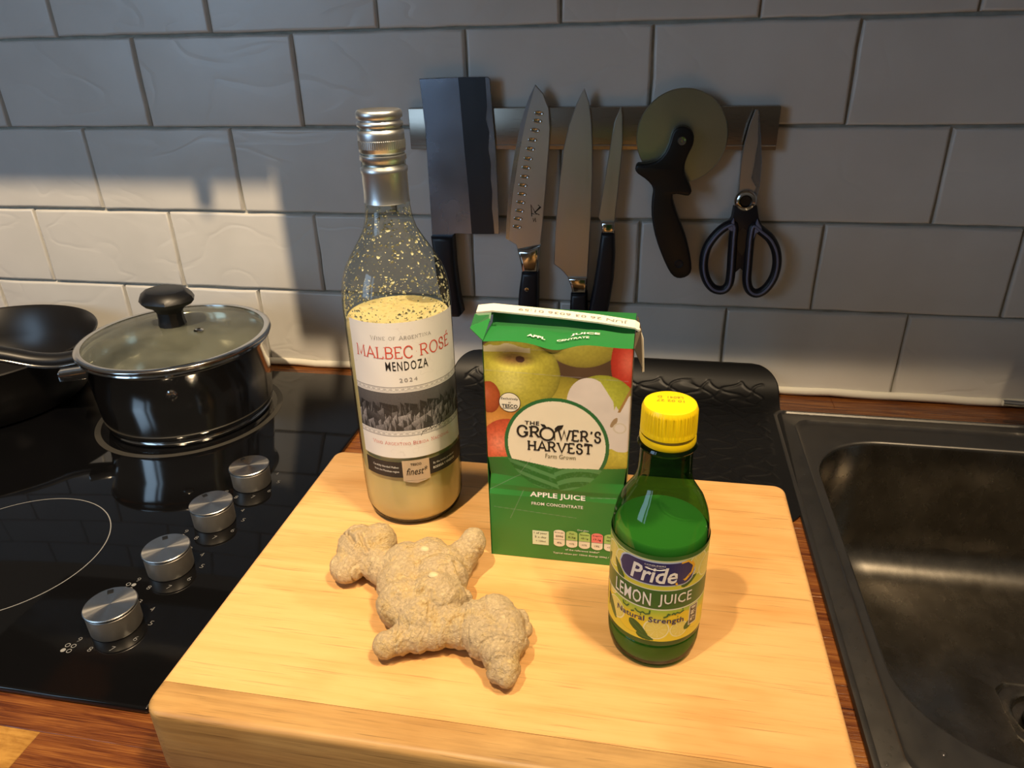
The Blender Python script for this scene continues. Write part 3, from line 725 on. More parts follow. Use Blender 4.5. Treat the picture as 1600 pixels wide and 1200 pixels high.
plate('bolster', [(-.1541, .1795), (-.14, .1793), (-.1266, .1854), (-.1277, .1724), (-.1294, .1524), (-.1487, .1520), (-.1506, .1639)], -.0165, -.0285, M['steel'], sk, .004, 3)
hh = plate('handle', [(-.1487, .1528), (-.1291, .1534), (-.1297, .1188), (-.1311, .0766), (-.1295, .0329), (-.1311, .0086), (-.1577, .0069), (-.1599, .0371), (-.156, .0897), (-.1525, .1289)], -.0125, -.0315, M['black_grip'], sk, .005, 3)
rv = lathe('rivet', [(0, .0010), (.0025, .0006), (.0030, 0)], M['steel'], hh, (0, 0, 0), 18); rv.matrix_local = Matrix.Translation((-.1425, -.0312, .1325)) @ Matrix.Rotation(PI/2, 4, 'X')
lg = Ink(); lg.line([(-.1365, .2190), (-.1372, .2325), (-.1310, .2215), (-.1365, .2225)], .0011); lg.line([(-.1290, .2325), (-.1262, .2302), (-.1330, .2235), (-.1275, .2210)], .0011); lg.line([(-.1350, .2170), (-.1345, .2130), (-.1325, .2172), (-.1318, .2125)], .0009)
lg.build('etched_mark', lambda x, z: (x, YF-.0003, z), M['black_ink'], sk)

CHF = [(-.078, .3578), (-.0864, .3414), (-.0943, .3195), (-.1, .2948), (-.1039, .2622), (-.1069, .2309), (-.1093, .1986), (-.1105, .1625), (-.1041, .1574), (-.0995, .1536), (-.0933, .1464), (-.07, .1472), (-.0686, .1869), (-.0675, .2243), (-.0669, .2673), (-.0677, .2994), (-.0699, .3261), (-.0726, .3435)]
ck = thing('chef_knife', 'long plain chef knife with broad blade hanging between the dimpled and the small knife', 'knife', 'knives on the magnetic strip')
plate('blade', CHF, YB, YF, M['blade'], ck, .0008)
plate('bolster', [(-.0933, .1470), (-.07, .1478), (-.0709, .1288), (-.0879, .1281), (-.0893, .1367)], -.0165, -.0280, M['steel'], ck, .003, 3)
plate('handle', [(-.0892, .128), (-.0704, .1288), (-.0691, .0937), (-.0698, .051), (-.0674, .0170), (-.0700, .0110), (-.0926, .0105), (-.0953, .02), (-.0909, .0701), (-.0902, .1067)], -.0125, -.0315, M['black_grip'], ck, .005, 3)

PAR = [(-.0382, .3398), (-.0445, .3232), (-.0488, .2944), (-.0518, .2733), (-.0542, .2538), (-.059, .2193), (-.0557, .2143), (-.0404, .214), (-.0375, .254), (-.0355, .284), (-.0348, .3028), (-.0359, .3292)]
pk = thing('utility_knife', 'narrow small knife with black handle hanging left of the pizza wheel', 'knife', 'knives on the magnetic strip')
plate('blade', PAR, YB, YF, M['blade'], pk, .0007)
plate('ferrule', [(-.0557, .2148), (-.04, .2151), (-.0404, .2020), (-.054, .2017)], -.0165, -.0280, M['steel'], pk, .003, 3)
plate('handle', [(-.0549, .2022), (-.04, .2025), (-.0385, .177), (-.0389, .1482), (-.0426, .116), (-.0476, .0877), (-.0669, .0868), (-.0674, .1073), (-.0622, .1401), (-.0578, .1764)], -.0135, -.0305, M['black_grip'], pk, .005, 3)

pz = thing('pizza_cutter', 'large round steel pizza wheel with curved black handle hanging on the strip', 'pizza cutter')
m = steel('wheel_steel', (.60, .64, .52), .30, (1, 1, 1), .05); M['wheel'] = m
wl = [(.0278+.0482*math.cos(t), .3078+.0490*math.sin(t)) for t in np.linspace(0, 2*PI, 72, endpoint=False)]
plate('wheel', wl, YB, YF, m, pz, .0010)
PZH = [(.0284, .3204), (.0357, .3174), (.0399, .3105), (.0396, .3015), (.0362, .2934), (.0332, .2842), (.0326, .276), (.0349, .2677), (.0398, .2594), (.0422, .2531), (.0392, .2484), (.0318, .2493), (.0222, .2496), (.0246, .2378), (.0318, .2205), (.0396, .203), (.046, .1828), (.0492, .1668), (.0464, .1585), (.0379, .1547), (.0299, .1568), (.0227, .1659), (.0137, .1842), (.0059, .2044), (.0008, .2265), (.0002, .2439), (.001, .2525), (-.0011, .2593), (-.0085, .2662), (-.0166, .2714), (-.0197, .2766), (-.0174, .2812), (-.0083, .2819), (.003, .2851), (.0108, .2933), (.0149, .3035), (.0171, .3135), (.0214, .3188)]
ph = plate('handle', catmull(PZH, 2), -.0226, -.0390, M['black_plastic'], pz, .0024, 3)
rv = lathe('axle_rivet', [(0, .0006), (.0014, .0004), (.0020, .0010), (.0042, .0012), (.0050, 0)], M['steel'], pz, (0, 0, 0), 24); rv.matrix_local = Matrix.Translation((.0279, -.0389, .3059)) @ Matrix.Rotation(PI/2, 4, 'X')
rv = lathe('hang_dimple', [(0, .0002), (.0032, .0002), (.0045, .0006), (.0052, 0)], M['black_grip'], ph, (0, 0, 0), 20); rv.matrix_local = Matrix.Translation((.0346, -.0389, .1721)) @ Matrix.Rotation(PI/2, 4, 'X')

sc_ = thing('kitchen_scissors', 'kitchen scissors with black and lilac loop handles hanging at the strip right end', 'scissors')
plate('blade', [(.1006, .3354), (.1037, .3348), (.1069, .3029), (.1059, .2786), (.1048, .2651), (.111, .2558), (.1079, .2473), (.0934, .2471), (.0921, .2682), (.0918, .2847), (.0934, .3029), (.0964, .3208)], -.0225, -.0245, M['blade'], sc_, .0006)
plate('blade', [(.1036, .3352), (.1054, .3334), (.1097, .3089), (.1138, .2807), (.1147, .2558), (.112, .2400), (.1000, .2400), (.1000, .2641), (.1020, .2786), (.1020, .3029)], YB, YF, M['blade_blue'], sc_, .0006)
pv = lathe('pivot', [(.0062, .0026), (.0068, .0046), (.0095, .0040), (.0118, .0018), (.0120, 0)], M['steel'], sc_, (0, 0, 0), 36); pv.matrix_local = Matrix.Translation((.1010, -.0250, .2414)) @ Matrix.Rotation(PI/2, 4, 'X')
pv2 = lathe('pivot_core', [(0, .0020), (.0055, .0020), (.0064, .0010), (.0064, 0)], M['black_plastic'], pv, (0, 0, 0), 24)
plate('grip_yoke', [(.0890, .2352), (.1140, .2356), (.1172, .2230), (.1215, .2150), (.1165, .2061), (.1145, .1882), (.1110, .1720), (.1075, .1615), (.1035, .1650), (.0990, .1600), (.0950, .1720), (.0935, .1882), (.0915, .2061), (.0840, .2140), (.0880, .2230)], -.0190, -.0275, M['black_grip'], sc_, .002, 2)
plate('serrated_opening', [(.1010, .2125), (.1055, .2090), (.1083, .1985), (.1072, .1875), (.1035, .1805), (.0988, .1860), (.0962, .1965), (.0972, .2065)], -.0276, -.0280, M['blade_dark'], sc_)
SL1 = [(.0912, .2150), (.0817, .2118), (.0721, .2016), (.0644, .1867), (.0628, .1683), (.0669, .1521), (.0757, .1406), (.0869, .1386), (.0932, .146), (.0940, .1624), (.0932, .183), (.0925, .2000)]
SL2 = [(.1125, .2145), (.122, .2083), (.1325, .1997), (.1400, .1866), (.1430, .1709), (.1410, .1548), (.1340, .1415), (.1250, .1360), (.1168, .1400), (.1125, .1514), (.1115, .1699), (.1108, .1881), (.1105, .2036)]
for S_ in (SL1, SL2):
    pth = [(x, -.0250, z) for x, z in catmull(S_, 4)]
    lp = tube('grip_loop', pth, .0052, M['black_grip'], sc_, 12, closed=True, rx=.0060)
    tube('grip_inlay', [(x, y-.0050, z) for x, y, z in pth], .0015, M['lilac'], lp, 8, closed=True, rx=.0017)
for a, b in (((.0905, .2230), (.0840, .2120)), ((.1155, .2225), (.1225, .2105))):
    x, z = a; sg = -1 if b[0] < x else 1
    plate('grip_pad', [(x, z), (x+sg*.0030, z-.0055), (b[0]+sg*.0005, b[1]), (x+sg*.0005, b[1]-.004), (x-sg*.0018, b[1]-.0100), (x-sg*.0022, z-.0080)], -.0270, -.0305, M['lilac'], sc_, .001)

# ---------------------------------------------------------------- wine bottle
WX, WY = -.1815, -.3745
wb = thing('wine_bottle', 'clear screw-cap wine bottle holding cloudy yellow juice on the board', 'bottle', loc=(WX, WY, .0600))
outer = [(0, .003), (.026, .0025), (.030, .0004), (.0345, .0012), (.0375, .0045), (.0394, .012), (.0400, .030), (.0400, .174), (.0398, .182), (.0391, .190), (.0375, .1975), (.0350, .2045), (.0316, .2110), (.0272, .2180), (.0228, .2250), (.0190, .2318), (.0168, .2390), (.0157, .2480), (.0152, .262), (.0148, .300), (.0145, .304)]
lathe('glass', outer, M['clear'], wb, seg=80)
m = mat('cloudy_juice', (.70, .50, .16), .35, Subsurface_Weight=.35, Subsurface_Scale=.01, Subsurface_Radius=(1.0, .7, .3)); M['juice'] = m
L(m, ramp(m, noise_tex(m, coords(m, 'Object', (1, 1, .6)), 22, 3), [(.3, (.68, .55, .25)), (.7, (.74, .63, .34))]), bsdf(m).inputs['Base Color'])
LZ = .1690
lathe('juice', [(0, .0040), (.030, .0034), (.0355, .0046), (.0378, .0085), (.0386, .018), (.0387, .030), (.0387, LZ-.006), (.0378, LZ-.001), (.0370, LZ), (.034, LZ-.0004), (0, LZ)], M['juice'], wb, seg=80)
lathe('glass_heel', [(.0255, .0030), (.030, .0010), (.0350, .0018), (.0372, .0040)], mat('heel_glass', (.10, .075, .035), .15), wb, seg=64)
# pulp stuck inside the shoulder
V = []; Fc = []
def rad_at(z):
    for (r0, z0), (r1, z1) in zip(outer, outer[1:]):
        if z0 <= z <= z1 and z1 > z0: return r0+(r1-r0)*(z-z0)/(z1-z0)
    return .0148
for i in range(1400):
    t = rnd.random()**1.25; z = LZ+.001+t*.078
    if rnd.random() < .25: z = LZ+rnd.random()*.014
    a = rnd.uniform(0, 2*PI); sz = rnd.choice((.0002, .0003, .0003, .0004, .0005, .0005, .0007, .0009, .0012)); r = rad_at(z)-.0011
    b = len(V); k = 6; rot = rnd.uniform(0, PI); el = rnd.uniform(.6, 1.6)
    for rr, dd in ((1.0, 0), (.55, .55)):
        for j in range(k):
            q = 2*PI*j/k+rot; ss = sz*rnd.uniform(.65, 1.2)*rr; dx = ss*math.cos(q)*el; dz = ss*math.sin(q)
            aa = a+dx/r; r2 = rad_at(z+dz)-.0011-sz*dd
            V.append((r2*math.cos(aa), r2*math.sin(aa), z+dz))
    for j in range(k): Fc.append((b+j, b+(j+1) % k, b+k+(j+1) % k, b+k+j))
    Fc.append(tuple(b+k+j for j in range(k)))
o = link('pulp_flecks', V, Fc, mat('pulp', (.52, .50, .34), .6), wb); o['kind'] = 'stuff'
cp = lathe('screw_cap', [(0, .3105), (.0128, .3105), (.0138, .3112), (.0147, .3108), (.0155, .3094), (.0155, .3064), (.0138, .3054), (.0138, .3044), (.0154, .3034), (.0154, .3012), (.0138, .3002), (.0138, .2992), (.0155, .2982), (.0157, .2960), (.0157, .2850), (.0145, .2842), (.0140, .2832)], M['foil'], wb, seg=72, sharp=60)
V = []; Fc = []
for i in range(72):
    a = 2*PI*i/72
    for (r, z, da) in ((.0157, .2868, -.018), (.0157, .2868, .018), (.0157, .2925, .018), (.0157, .2925, -.018), (.0161, .2872, -.008), (.0161, .2872, .008), (.0161, .2921, .008), (.0161, .2921, -.008)): V.append((r*math.cos(a+da), r*math.sin(a+da), z))
    b = i*8; Fc += [(b+4, b+5, b+6, b+7), (b, b+1, b+5, b+4), (b+1, b+2, b+6, b+5), (b+2, b+3, b+7, b+6), (b+3, b, b+4, b+7)]
link('knurling', V, Fc, M['foil'], cp, smooth=False)
lathe('capsule_sleeve', [(.0140, .2832), (.0157, .2824), (.0159, .2795), (.0142, .2780), (.0142, .2758), (.0161, .2742), (.0161, .2715), (.0155, .2700), (.0155, .2550), (.0158, .2515), (.0160, .2510), (.0157, .2508)], M['foil'], wb, seg=64, sharp=60)
WR = .0402; AZ = math.radians(27); HALF = math.radians(67); TA = math.radians(23.5)
tmx = lambda off: cyl_map(0, 0, WR, TA, off)
z0, z1 = .0655, .1752; PB, PT = .0890, .1210
paper_m = print_mat('wine_label_print', .5)
def wl_pos(u, v):
    a = AZ+(u-.5)*2*HALF; r = WR+.0001+.00012*np.sin(u*23+v*7)*np.sin(v*9)
    return r*np.sin(a), -r*np.cos(a), z0+(z1-z0)*v
def wl_col(u, v):
    z = z0+(z1-z0)*v; X = u*9.3; Y = (z-PB)/(PT-PB)
    C_ = np.ones(u.shape+(3,))*np.array([.80, .785, .77])
    inp = (z > PB) & (z < PT)
    base = .34*Y+.12+.05*vnoise(X*14, Y*60, 3)
    h1 = .62+.22*fbm(X*.9, X*0+1, 3, 5); h2 = .28+.36*fbm(X*1.1+9, X*0+4, 4, 9)
    n_ = fbm(X*2.2+Y*1.5, Y*6-X*.8, 4, 21); rdg = 1-np.abs(n_-.5)*4
    mt1 = .05+.65*np.clip(rdg-.30, 0, 1)**1.5+.08*vnoise(X*30, Y*50+X*8, 2)
    mt2 = .03+1.2*np.clip(rdg-.28, 0, 1)**1.3*np.clip((h2-Y)*3+.2, 0, 1)+.05*vnoise(X*36+Y*10, Y*40, 8)
    g = .035+.075*Y+.03*vnoise(X*20, Y*90, 3)
    rs = np.random.RandomState(4)
    for k, (b_, am, npk, br) in enumerate(((.66, .12, 14, .12), (.55, .16, 20, .16), (.44, .16, 22, .24), (.32, .20, 20, .50), (.18, .22, 18, .42), (.04, .20, 18, .36))):
        px_ = np.sort(rs.rand(2*npk+3))*1.1-.05; py_ = b_+am*np.where(np.arange(len(px_)) % 2, rs.rand(len(px_))*.5+.5, rs.rand(len(px_))*.35)
        uw = u+.006*(vnoise(X*3, Y*12, 40+k)-.5); ln = np.interp(uw, px_, py_); sl = np.interp(uw+.002, px_, py_)-np.interp(uw-.002, px_, py_)
        lit = np.clip(sl*60, -1, 1); hatch = vnoise(X*40+Y*30, Y*20-X*6, 50+k)
        face = np.where(lit > 0, br*(.35+.65*hatch), br*.14*(.4+hatch))*np.clip(1-(ln-Y)*3.0, .12, 1)+.012
        g = np.where(Y < ln, face, g)
    tint = np.stack([g*.85, g*.82, g*.87], -1)
    C_[inp] = tint[inp]
    for zc in (PT+.0026, PB-.0026):   # beaded borders
        band = np.abs(z-zc) < .0014; ph_ = (u*110) % 1
        dot = ((ph_-.5)**2*9+((z-zc)/.0013)**2); C_[band & (dot > .30) & (dot < .95)] = (.22, .21, .22)
        C_[(np.abs(np.abs(z-zc)-.0018) < .00025)] = (.3, .29, .3)
    cr = np.abs(fbm(u*5, v*9, 3, 77)-.52) < .006
    C_[cr & ~inp] *= .93
    return C_
lab = picture('front_label', 420, 330, wl_pos, wl_col, paper_m, wb)
r_ = Ink(); r_.serif('MALBEC.ROS^', 0, .1540, .0775, .0125, wt=.10, slab=.045, gap=.1); r_.build('title_lettering', tmx(.00025), M['red_ink'], lab); r_ = Ink(); r_.serif('Vino Argentino Bebida Nacional', -.001, .0785, .0640, .0034, wt=.085, slab=.06, gap=.14, vr=.78)
r_.build('footer_lettering', tmx(.00025), M['red_ink'], lab)
b_ = Ink(); b_.text('MENDOZA', .0005, .1422, .0310, .0072, bold=.006, spacing=1.22); b_.build('black_lettering', tmx(.00025), M['black_ink'], lab); b_ = Ink()
b_.line([(.006, .0835), (.0075, .0868), (.011, .0885), (.0105, .0862), (.0072, .0862), (.0125, .0872), (.014, .0893), (.0148, .0868), (.017, .0885), (.0188, .0872), (.020, .0895), (.0212, .0878), (.0245, .0900), (.0262, .0888), (.0300, .0905)], .00045)
b_.build('signature', tmx(.00025), M['black_ink'], lab)
g_ = Ink(); g_.serif('Wine of Argentina', -.002, .1640, .0450, .0036, wt=.085, slab=.06, gap=.16, vr=.8); g_.text('2024', .0005, .1310, .0130, .0031, spacing=1.3)
g_.text('EDICION ESPECIAL', .0235, .0842, .0100, .0010)
g_.build('grey_lettering', tmx(.00025), M['grey_ink'], lab)
def cyl_band(name, a0, a1, zb, zt, r, mt, parent, nu=40):
    V = []; Fc = []
    for i in range(nu+1):
        a = a0+(a1-a0)*i/nu; V += [(r*math.sin(a), -r*math.cos(a), zb), (r*math.sin(a), -r*math.cos(a), zt)]
    for i in range(nu): Fc.append((2*i, 2*i+2, 2*i+3, 2*i+1))
    return link(name, V, Fc, mt, parent)
sb = cyl_band('lower_label', AZ-HALF*.98, AZ+HALF*.98, .0480, .0620, WR+.00015, mat('black_label', (.022, .018, .018), .5), wb)
bd_ = Ink()
bp_ = [(-.0105, .0455), (-.0105, .0630), (.0105, .0630), (.0105, .0455), (.006, .0440), (0, .0418), (-.006, .0440)]
bd_.rect(-.0105, .0450, .0105, .0632, 10); bd_.add([(-.0105, .0450), (-.006, .0438), (0, .0425), (.006, .0438), (.0105, .0450), (0, .0450)], [(0, 1, 5), (1, 2, 5), (2, 3, 5), (3, 4, 5)])
badge = bd_.build('gold_badge', tmx(.00025), M['gold'], sb)
bk = Ink(); bk.text('TESCO', 0, .0595, .0085, .0021, bold=.02); bk.text('finest*', .0005, .0535, .0165, .0066, bold=.004, shear=.35)
o = bk.build('badge_lettering', tmx(.0004), M['black_ink'], sb)
wk_ = Ink(); wk_.text('Carefully blended Malbec', -.0245, .0568, .0225, .0023); wk_.text('from the Mendoza region', -.0240, .0530, .0215, .0023)
wk_.text('By the iconic producer', .0245, .0568, .0215, .0023); wk_.text('BODEGA Y VINEDOS', .0245, .0530, .0220, .0021, bold=.015)
wk_.build('strip_lettering', tmx(.00025), M['white_ink'], sb)

# ---------------------------------------------------------------- lemon juice bottle
LX, LY = .0166, -.5005
lb = thing('lemon_juice_bottle', 'green lemon juice bottle with yellow cap standing right of the carton', 'bottle', loc=(LX, LY, .0600))
lo = [(0, .003), (.019, .0025), (.0215, .0004), (.0250, .0012), (.0272, .0045), (.0282, .010), (.0286, .019), (.0280, .0200), (.0286, .0212), (.0288, .032), (.0288, .086), (.0284, .092), (.0276, .098), (.0262, .104), (.0236, .1105), (.0200, .1160), (.0170, .1210), (.0156, .1260), (.0150, .1320), (.0147, .1440), (.0160, .1452), (.0168, .1465), (.0160, .1480), (.0130, .1485), (.0128, .160)]
lathe('glass', lo, M['green_glass'], lb, seg=80)
m = mat('lemon_juice', (.50, .72, .46), .4, Subsurface_Weight=.4, Subsurface_Scale=.01, Subsurface_Radius=(.6, 1.0, .5))
LJ = .0925
lathe('lemon_juice', [(0, .0032), (.0205, .0028), (.0252, .0046), (.0271, .010), (.0275, .030), (.0273, .086), (.0270, .0915), (.0262, LJ), (0, LJ)], m, lb, seg=64)
cpp = [(0, .1716), (.0128, .1716), (.0143, .1711), (.0149, .1698), (.0151, .1685), (.0153, .1575), (.0156, .1568), (.0156, .1545), (.0152, .1542)]
def ribs(co):
    r = math.hypot(co.x, co.y); a = math.atan2(co.y, co.x)
    if r > .0146 and .1572 < co.z < .1690: k = 1+.018*(math.cos(60*a) > 0); return Vector((co.x*k, co.y*k, co.z))
    return co
cap = lathe('screw_cap', cpp[:5]+[(.01515, .1680), (.0153, .1580)]+cpp[5:], M['yellow_cap'], lb, seg=240, sharp=40, fn=ribs)
def tiltband(co): return Vector((co.x, co.y, co.z-.0007*math.sin(math.atan2(co.y, co.x)+2.6)))
lathe('tamper_band', [(.0146, .1528), (.0155, .1534), (.0157, .1520), (.0158, .1500), (.0155, .1490), (.0146, .1488)], M['yellow_cap'], lb, seg=72, fn=tiltband)
lathe('cap_gap', [(.0146, .1550), (.0146, .1515)], mat('cap_gap', (.25, .20, .05), .4), lb, seg=48)
ci = Ink()
V_, F_ = text_geo('10 02 27'); V_ = fit(V_, 0, .0024, .0150, .0026); ci.add(V_, F_)
V_, F_ = text_geo('L6041  D'); V_ = fit(V_, 0, -.0020, .0140, .0026); ci.add(V_, F_)
ci.build('date_print', lambda x, y: (-x, -y+.0035, .1718), mat('brown_ink', (.26, .17, .02), .5), cap)
LR = .0290; LA = math.radians(-5); lz0, lz1 = .0250, .0885
lpm = print_mat('lemon_label_print', .35)
def lm_pos(u, v):
    a = LA+(u-.5)*2*math.radians(125); r = LR+.0001
    return r*np.sin(a), -r*np.cos(a), lz0+(lz1-lz0)*v
def lm_col(u, v):
    x = (u-.5)*2*math.radians(125)*LR; z = lz0+(lz1-lz0)*v
    C_ = np.ones(u.shape+(3,)); t = np.clip((z-.060)/.025, 0, 1)[..., None]
    low = np.array([.72, .66, .06]); hi = np.array([.34, .50, .05]); lime = np.array([.30, .52, .06])
    C_ = low*(1-t)+hi*t
    b = np.clip((z-.040)/.010, 0, 1)[..., None]; lowr = np.array([.74, .62, .045])*(1-b)+lime*b
    C_ = np.where((z < .056)[..., None], lowr, C_)
    def slice_(cx, cz, rr, C_, dark=False):
        d = np.hypot(x-cx, z-cz); an = np.arctan2(z-cz, x-cx)
        C_[d < rr] = (.66, .60, .06); C_[(d < rr) & (d > rr*.88)] = (.80, .78, .45); C_[(d < rr*.82)] = (.74, .66, .16)
        C_[(d < rr*.82) & (np.abs(np.sin(an*4.5)) < .10)] = (.80, .76, .42)
    def leaf(cx, cz, a, b_, rot, C_):
        X_ = (x-cx)*math.cos(rot)+(z-cz)*math.sin(rot); Y_ = -(x-cx)*math.sin(rot)+(z-cz)*math.cos(rot)
        e = (X_/a)**2+(Y_/(b_*np.clip(1-.4*X_/a, .2, 2)))**2
        C_[e < 1] = (.02, .10, .012); C_[(e < 1) & (np.abs(Y_) < .0002)] = (.05, .18, .03)
    def lemon(cx, cz, a, b_, C_):
        e = ((x-cx)/a)**2+((z-cz)/b_)**2; C_[e < 1] = (.80, .62, .03); C_[(e < 1) & (e > .86)] = (.64, .52, .03)
    for (cx, cz, rr) in ((-.030, .0755, .0085), (-.020, .0770, .0070), (.0275, .0790, .0080), (.036, .0735, .0075)): slice_(cx, cz, rr, C_)
    leaf(-.0235, .0690, .0070, .0024, 2.2, C_); leaf(.0215, .0690, .0060, .0022, .5, C_); leaf(-.036, .069, .005, .002, 1.0, C_)
    lemon(-.012, .0360, .0110, .0080, C_) ; lemon(.018, .0400, .0100, .0070, C_); lemon(.032, .0360, .009, .007, C_); lemon(-.034, .045, .007, .009, C_)
    slice_(-.0245, .0385, .0075, C_); slice_(.0035, .0345, .0078, C_); slice_(.0175, .0335, .0060, C_); slice_(-.030, .052, .006, C_)
    leaf(-.0070, .0325, .0080, .0030, -.7, C_); leaf(-.0290, .0360, .0085, .0030, -.9, C_); leaf(.0255, .0360, .0060, .0024, .8, C_); leaf(-.003, .0275, .0055, .0022, -.3, C_)
    C_[z > .0855] = (.035, .14, .025)
    C_[(z > .0848) & (z < .0855)] = (.62, .66, .35)
    band = (z > .0495) & (z < .0645)
    C_[band] = (.035, .135, .025)
    C_[(np.abs(z-.0497) < .0003) | (np.abs(z-.0643) < .0003)] = (.75, .78, .68)
    bc = (np.abs(x-.0275) < .0036) & (z > .0335) & (z < .0485)
    C_[bc] = (.70, .70, .66)
    blk = (np.abs(x-.0275) < .0030) & (z > .0341) & (z < .0479)
    C_[blk] = (.06, .06, .05)
    dg_ = (np.abs(x-.0275) < .0020) & (z > .0350) & (z < .0470) & (((z*1000) % 4.4) > 1.0) & (vnoise(x*1500, z*1500, 5) > .45)
    C_[blk & dg_] = (.66, .66, .58)
    return C_
ll = picture('label', 440, 230, lm_pos, lm_col, lpm, lb)
lmx = lambda off: cyl_map(0, 0, LR, LA, off)
def capsule(ink, cx, cz, hw, hh, n=10, rot=0.0, cuts=14):
    pts_t = []
    xs = np.linspace(-hw, hw, cuts*2+1)
    def hgt(x):
        d = max(0, abs(x)-(hw-hh)); return math.sqrt(max(0, hh*hh-d*d))
    for a, b in zip(xs, xs[1:]):
        ha, hb = hgt(a), hgt(b)
        ink.add([(cx+a, cz-ha), (cx+b, cz-hb), (cx+b, cz+hb), (cx+a, cz+ha)], [(0, 1, 2, 3)])
a_ = Ink(); capsule(a_, .001, .0760, .0242, .0087); lo_ = a_.build('logo_outline', lmx(.00012), mat('logo_pale', (.52, .60, .78), .4), ll)
a_ = Ink(); capsule(a_, .001, .0760, .0232, .0078); a_.build('logo_oval', lmx(.00022), M['navy'], ll)
a_ = Ink(); a_.line([(.0215, .0830), (.0236, .0795), (.0225, .0750), (.0185, .0712), (.0125, .0686)], .0017); a_.line([(.0150, .0836), (.0195, .0840), (.0218, .0815)], .0012)
a_.build('orange_swoosh', lmx(.00032), M['orange_ink'], ll)
a_ = Ink(); a_.text('Pride', -.0005, .0752, .0275, .0115, bold=.02, shear=.2); a_.ell(.0005, .0798, .0062, .0010); a_.text('CONSUMERS', 0, .0820, .0120, .0011)
a_.text('LEMON', -.0131, .0569, .0245, .0096, bold=.010, spacing=1.06); a_.text('JUICE', .0137, .0569, .0205, .0096, bold=.010, spacing=1.06)
a_.build('white_lettering', lmx(.00042), M['white_ink'], ll)
a_ = Ink(); V_, F_ = serif_geo('', .1) if False else text_geo('Natural Strength', .012, 0, 1.02); V_ = fit(V_, -.0015, .0395, .0430, .0054)
V_[:, 1] -= .0010*np.cos(V_[:, 0]/.0215*PI/2)*-1.0-.0006; a_.add(V_, F_)
a_.build('strength_lettering', lmx(.00032), M['navy'], ll)
a_ = Ink()
for pts in ([(.0195, .0475), (.0170, .0462), (.0150, .0470), (.0142, .0460), (.0128, .0468), (.0118, .0458)], [(.0100, .0470), (.0092, .0448), (.0070, .0440)], [(.0112, .0462), (.0090, .0458)],
            [(-.0010, .0485), (-.0012, .0460), (-.0035, .0452), (-.0050, .0462), (-.0065, .0452), (-.0085, .0455), (-.0100, .0470)], [(-.0105, .0448), (-.0125, .0438)],
            [(-.0140, .0478), (-.0155, .0458), (-.0180, .0462), (-.0185, .0482)], [(.0155, .0440), (.0160, .0438)], [(-.0060, .0440), (-.0066, .0438)], [(-.0165, .0484), (-.0170, .0483)], [(.0190, .0490), (.0185, .0489)]):
    a_.line(pts, .0009)
a_.build('arabic_lettering', lmx(.00032), M['green_dark'], ll)
a_ = Ink()
for k in range(14): a_.rect(-.0405, .033+.0012*k, -.0325, .0336+.0012*k)
a_.build('side_panel_lettering', lmx(.00032), mat('maroon_ink', (.2, .05, .05), .5), ll)

# ---------------------------------------------------------------- apple juice carton
CX0, CX1, CYF, CYB, CZ0, CZT = -.1035, -.0058, -.4350, -.3720, .0602, .2345
ct = thing('juice_carton', 'open crumpled green apple juice carton with printed apples, behind the lemon bottle', 'carton', loc=(-.0546, -.4035, .0602))
def C2(o): return setp(o, ct)
bm = bmesh.new()
# sides, back, base
def quad(bm, *p): bm.faces.new([bm.verts.new(q) for q in p])
e = .0006
quad(bm, (CX0, CYF, CZ0), (CX0, CYB, CZ0), (CX0, CYB, CZT), (CX0, CYF, CZT))
quad(bm, (CX0, CYB, CZ0), (CX1, CYB, CZ0), (CX1, CYB, CZT), (CX0, CYB, CZT))
quad(bm, (CX0, CYF, CZ0), (CX1, CYF, CZ0), (CX1, CYB, CZ0), (CX0, CYB, CZ0))
C2(link_bm('carton_body', bm, M['green'], None))
def fr_dent(x, z):
    # creases of the used carton: a dent below the top left corner, folds above the lower panel
    d = .0032*np.exp(-(((x+.083)/.014)**2+((z-.2225)/.006)**2))+.0015*np.exp(-(((x+.058)/.006)**2+((z-.2290)/.006)**2))
    wz = np.clip(1-np.abs(z-.1305)/.0155, 0, 1); wl_ = np.clip((-.072-x)/.030, 0, 1); wr_ = np.clip((x+.030)/.026, 0, 1)
    d = d+.0032*wz*wl_+.0026*wz*wr_
    d = d+.0006*np.clip(1-np.abs(z-.119)/.004, 0, 1)
    d = d+.00016*(fbm(x*90, z*90, 3, 3)-.5)
    return d
cpm = print_mat('carton_print', .32)
def cf_pos(u, v):
    x = CX0+(CX1-CX0)*u; z = CZ0+(CZT-CZ0)*v
    topc = np.clip((z-.226)/(CZT-.226), 0, 1)
    y = CYF+fr_dent(x, z)*np.minimum(1, np.minimum(u, 1-u)*60+.6)
    ed = np.minimum(x-CX0, CX1-x); y = y+.0010*np.clip(1-ed/.0012, 0, 1)**2
    zz = z-.0035*topc*np.exp(-((x+.055)/.012)**2)+.0012*topc*np.sin(x*130)*.5
    xx = x-.0016*np.clip(1-np.abs(z-.1305)/.0155, 0, 1)*np.sign(u-.5)*(np.abs(u-.5)*2)**4
    return xx, y, zz
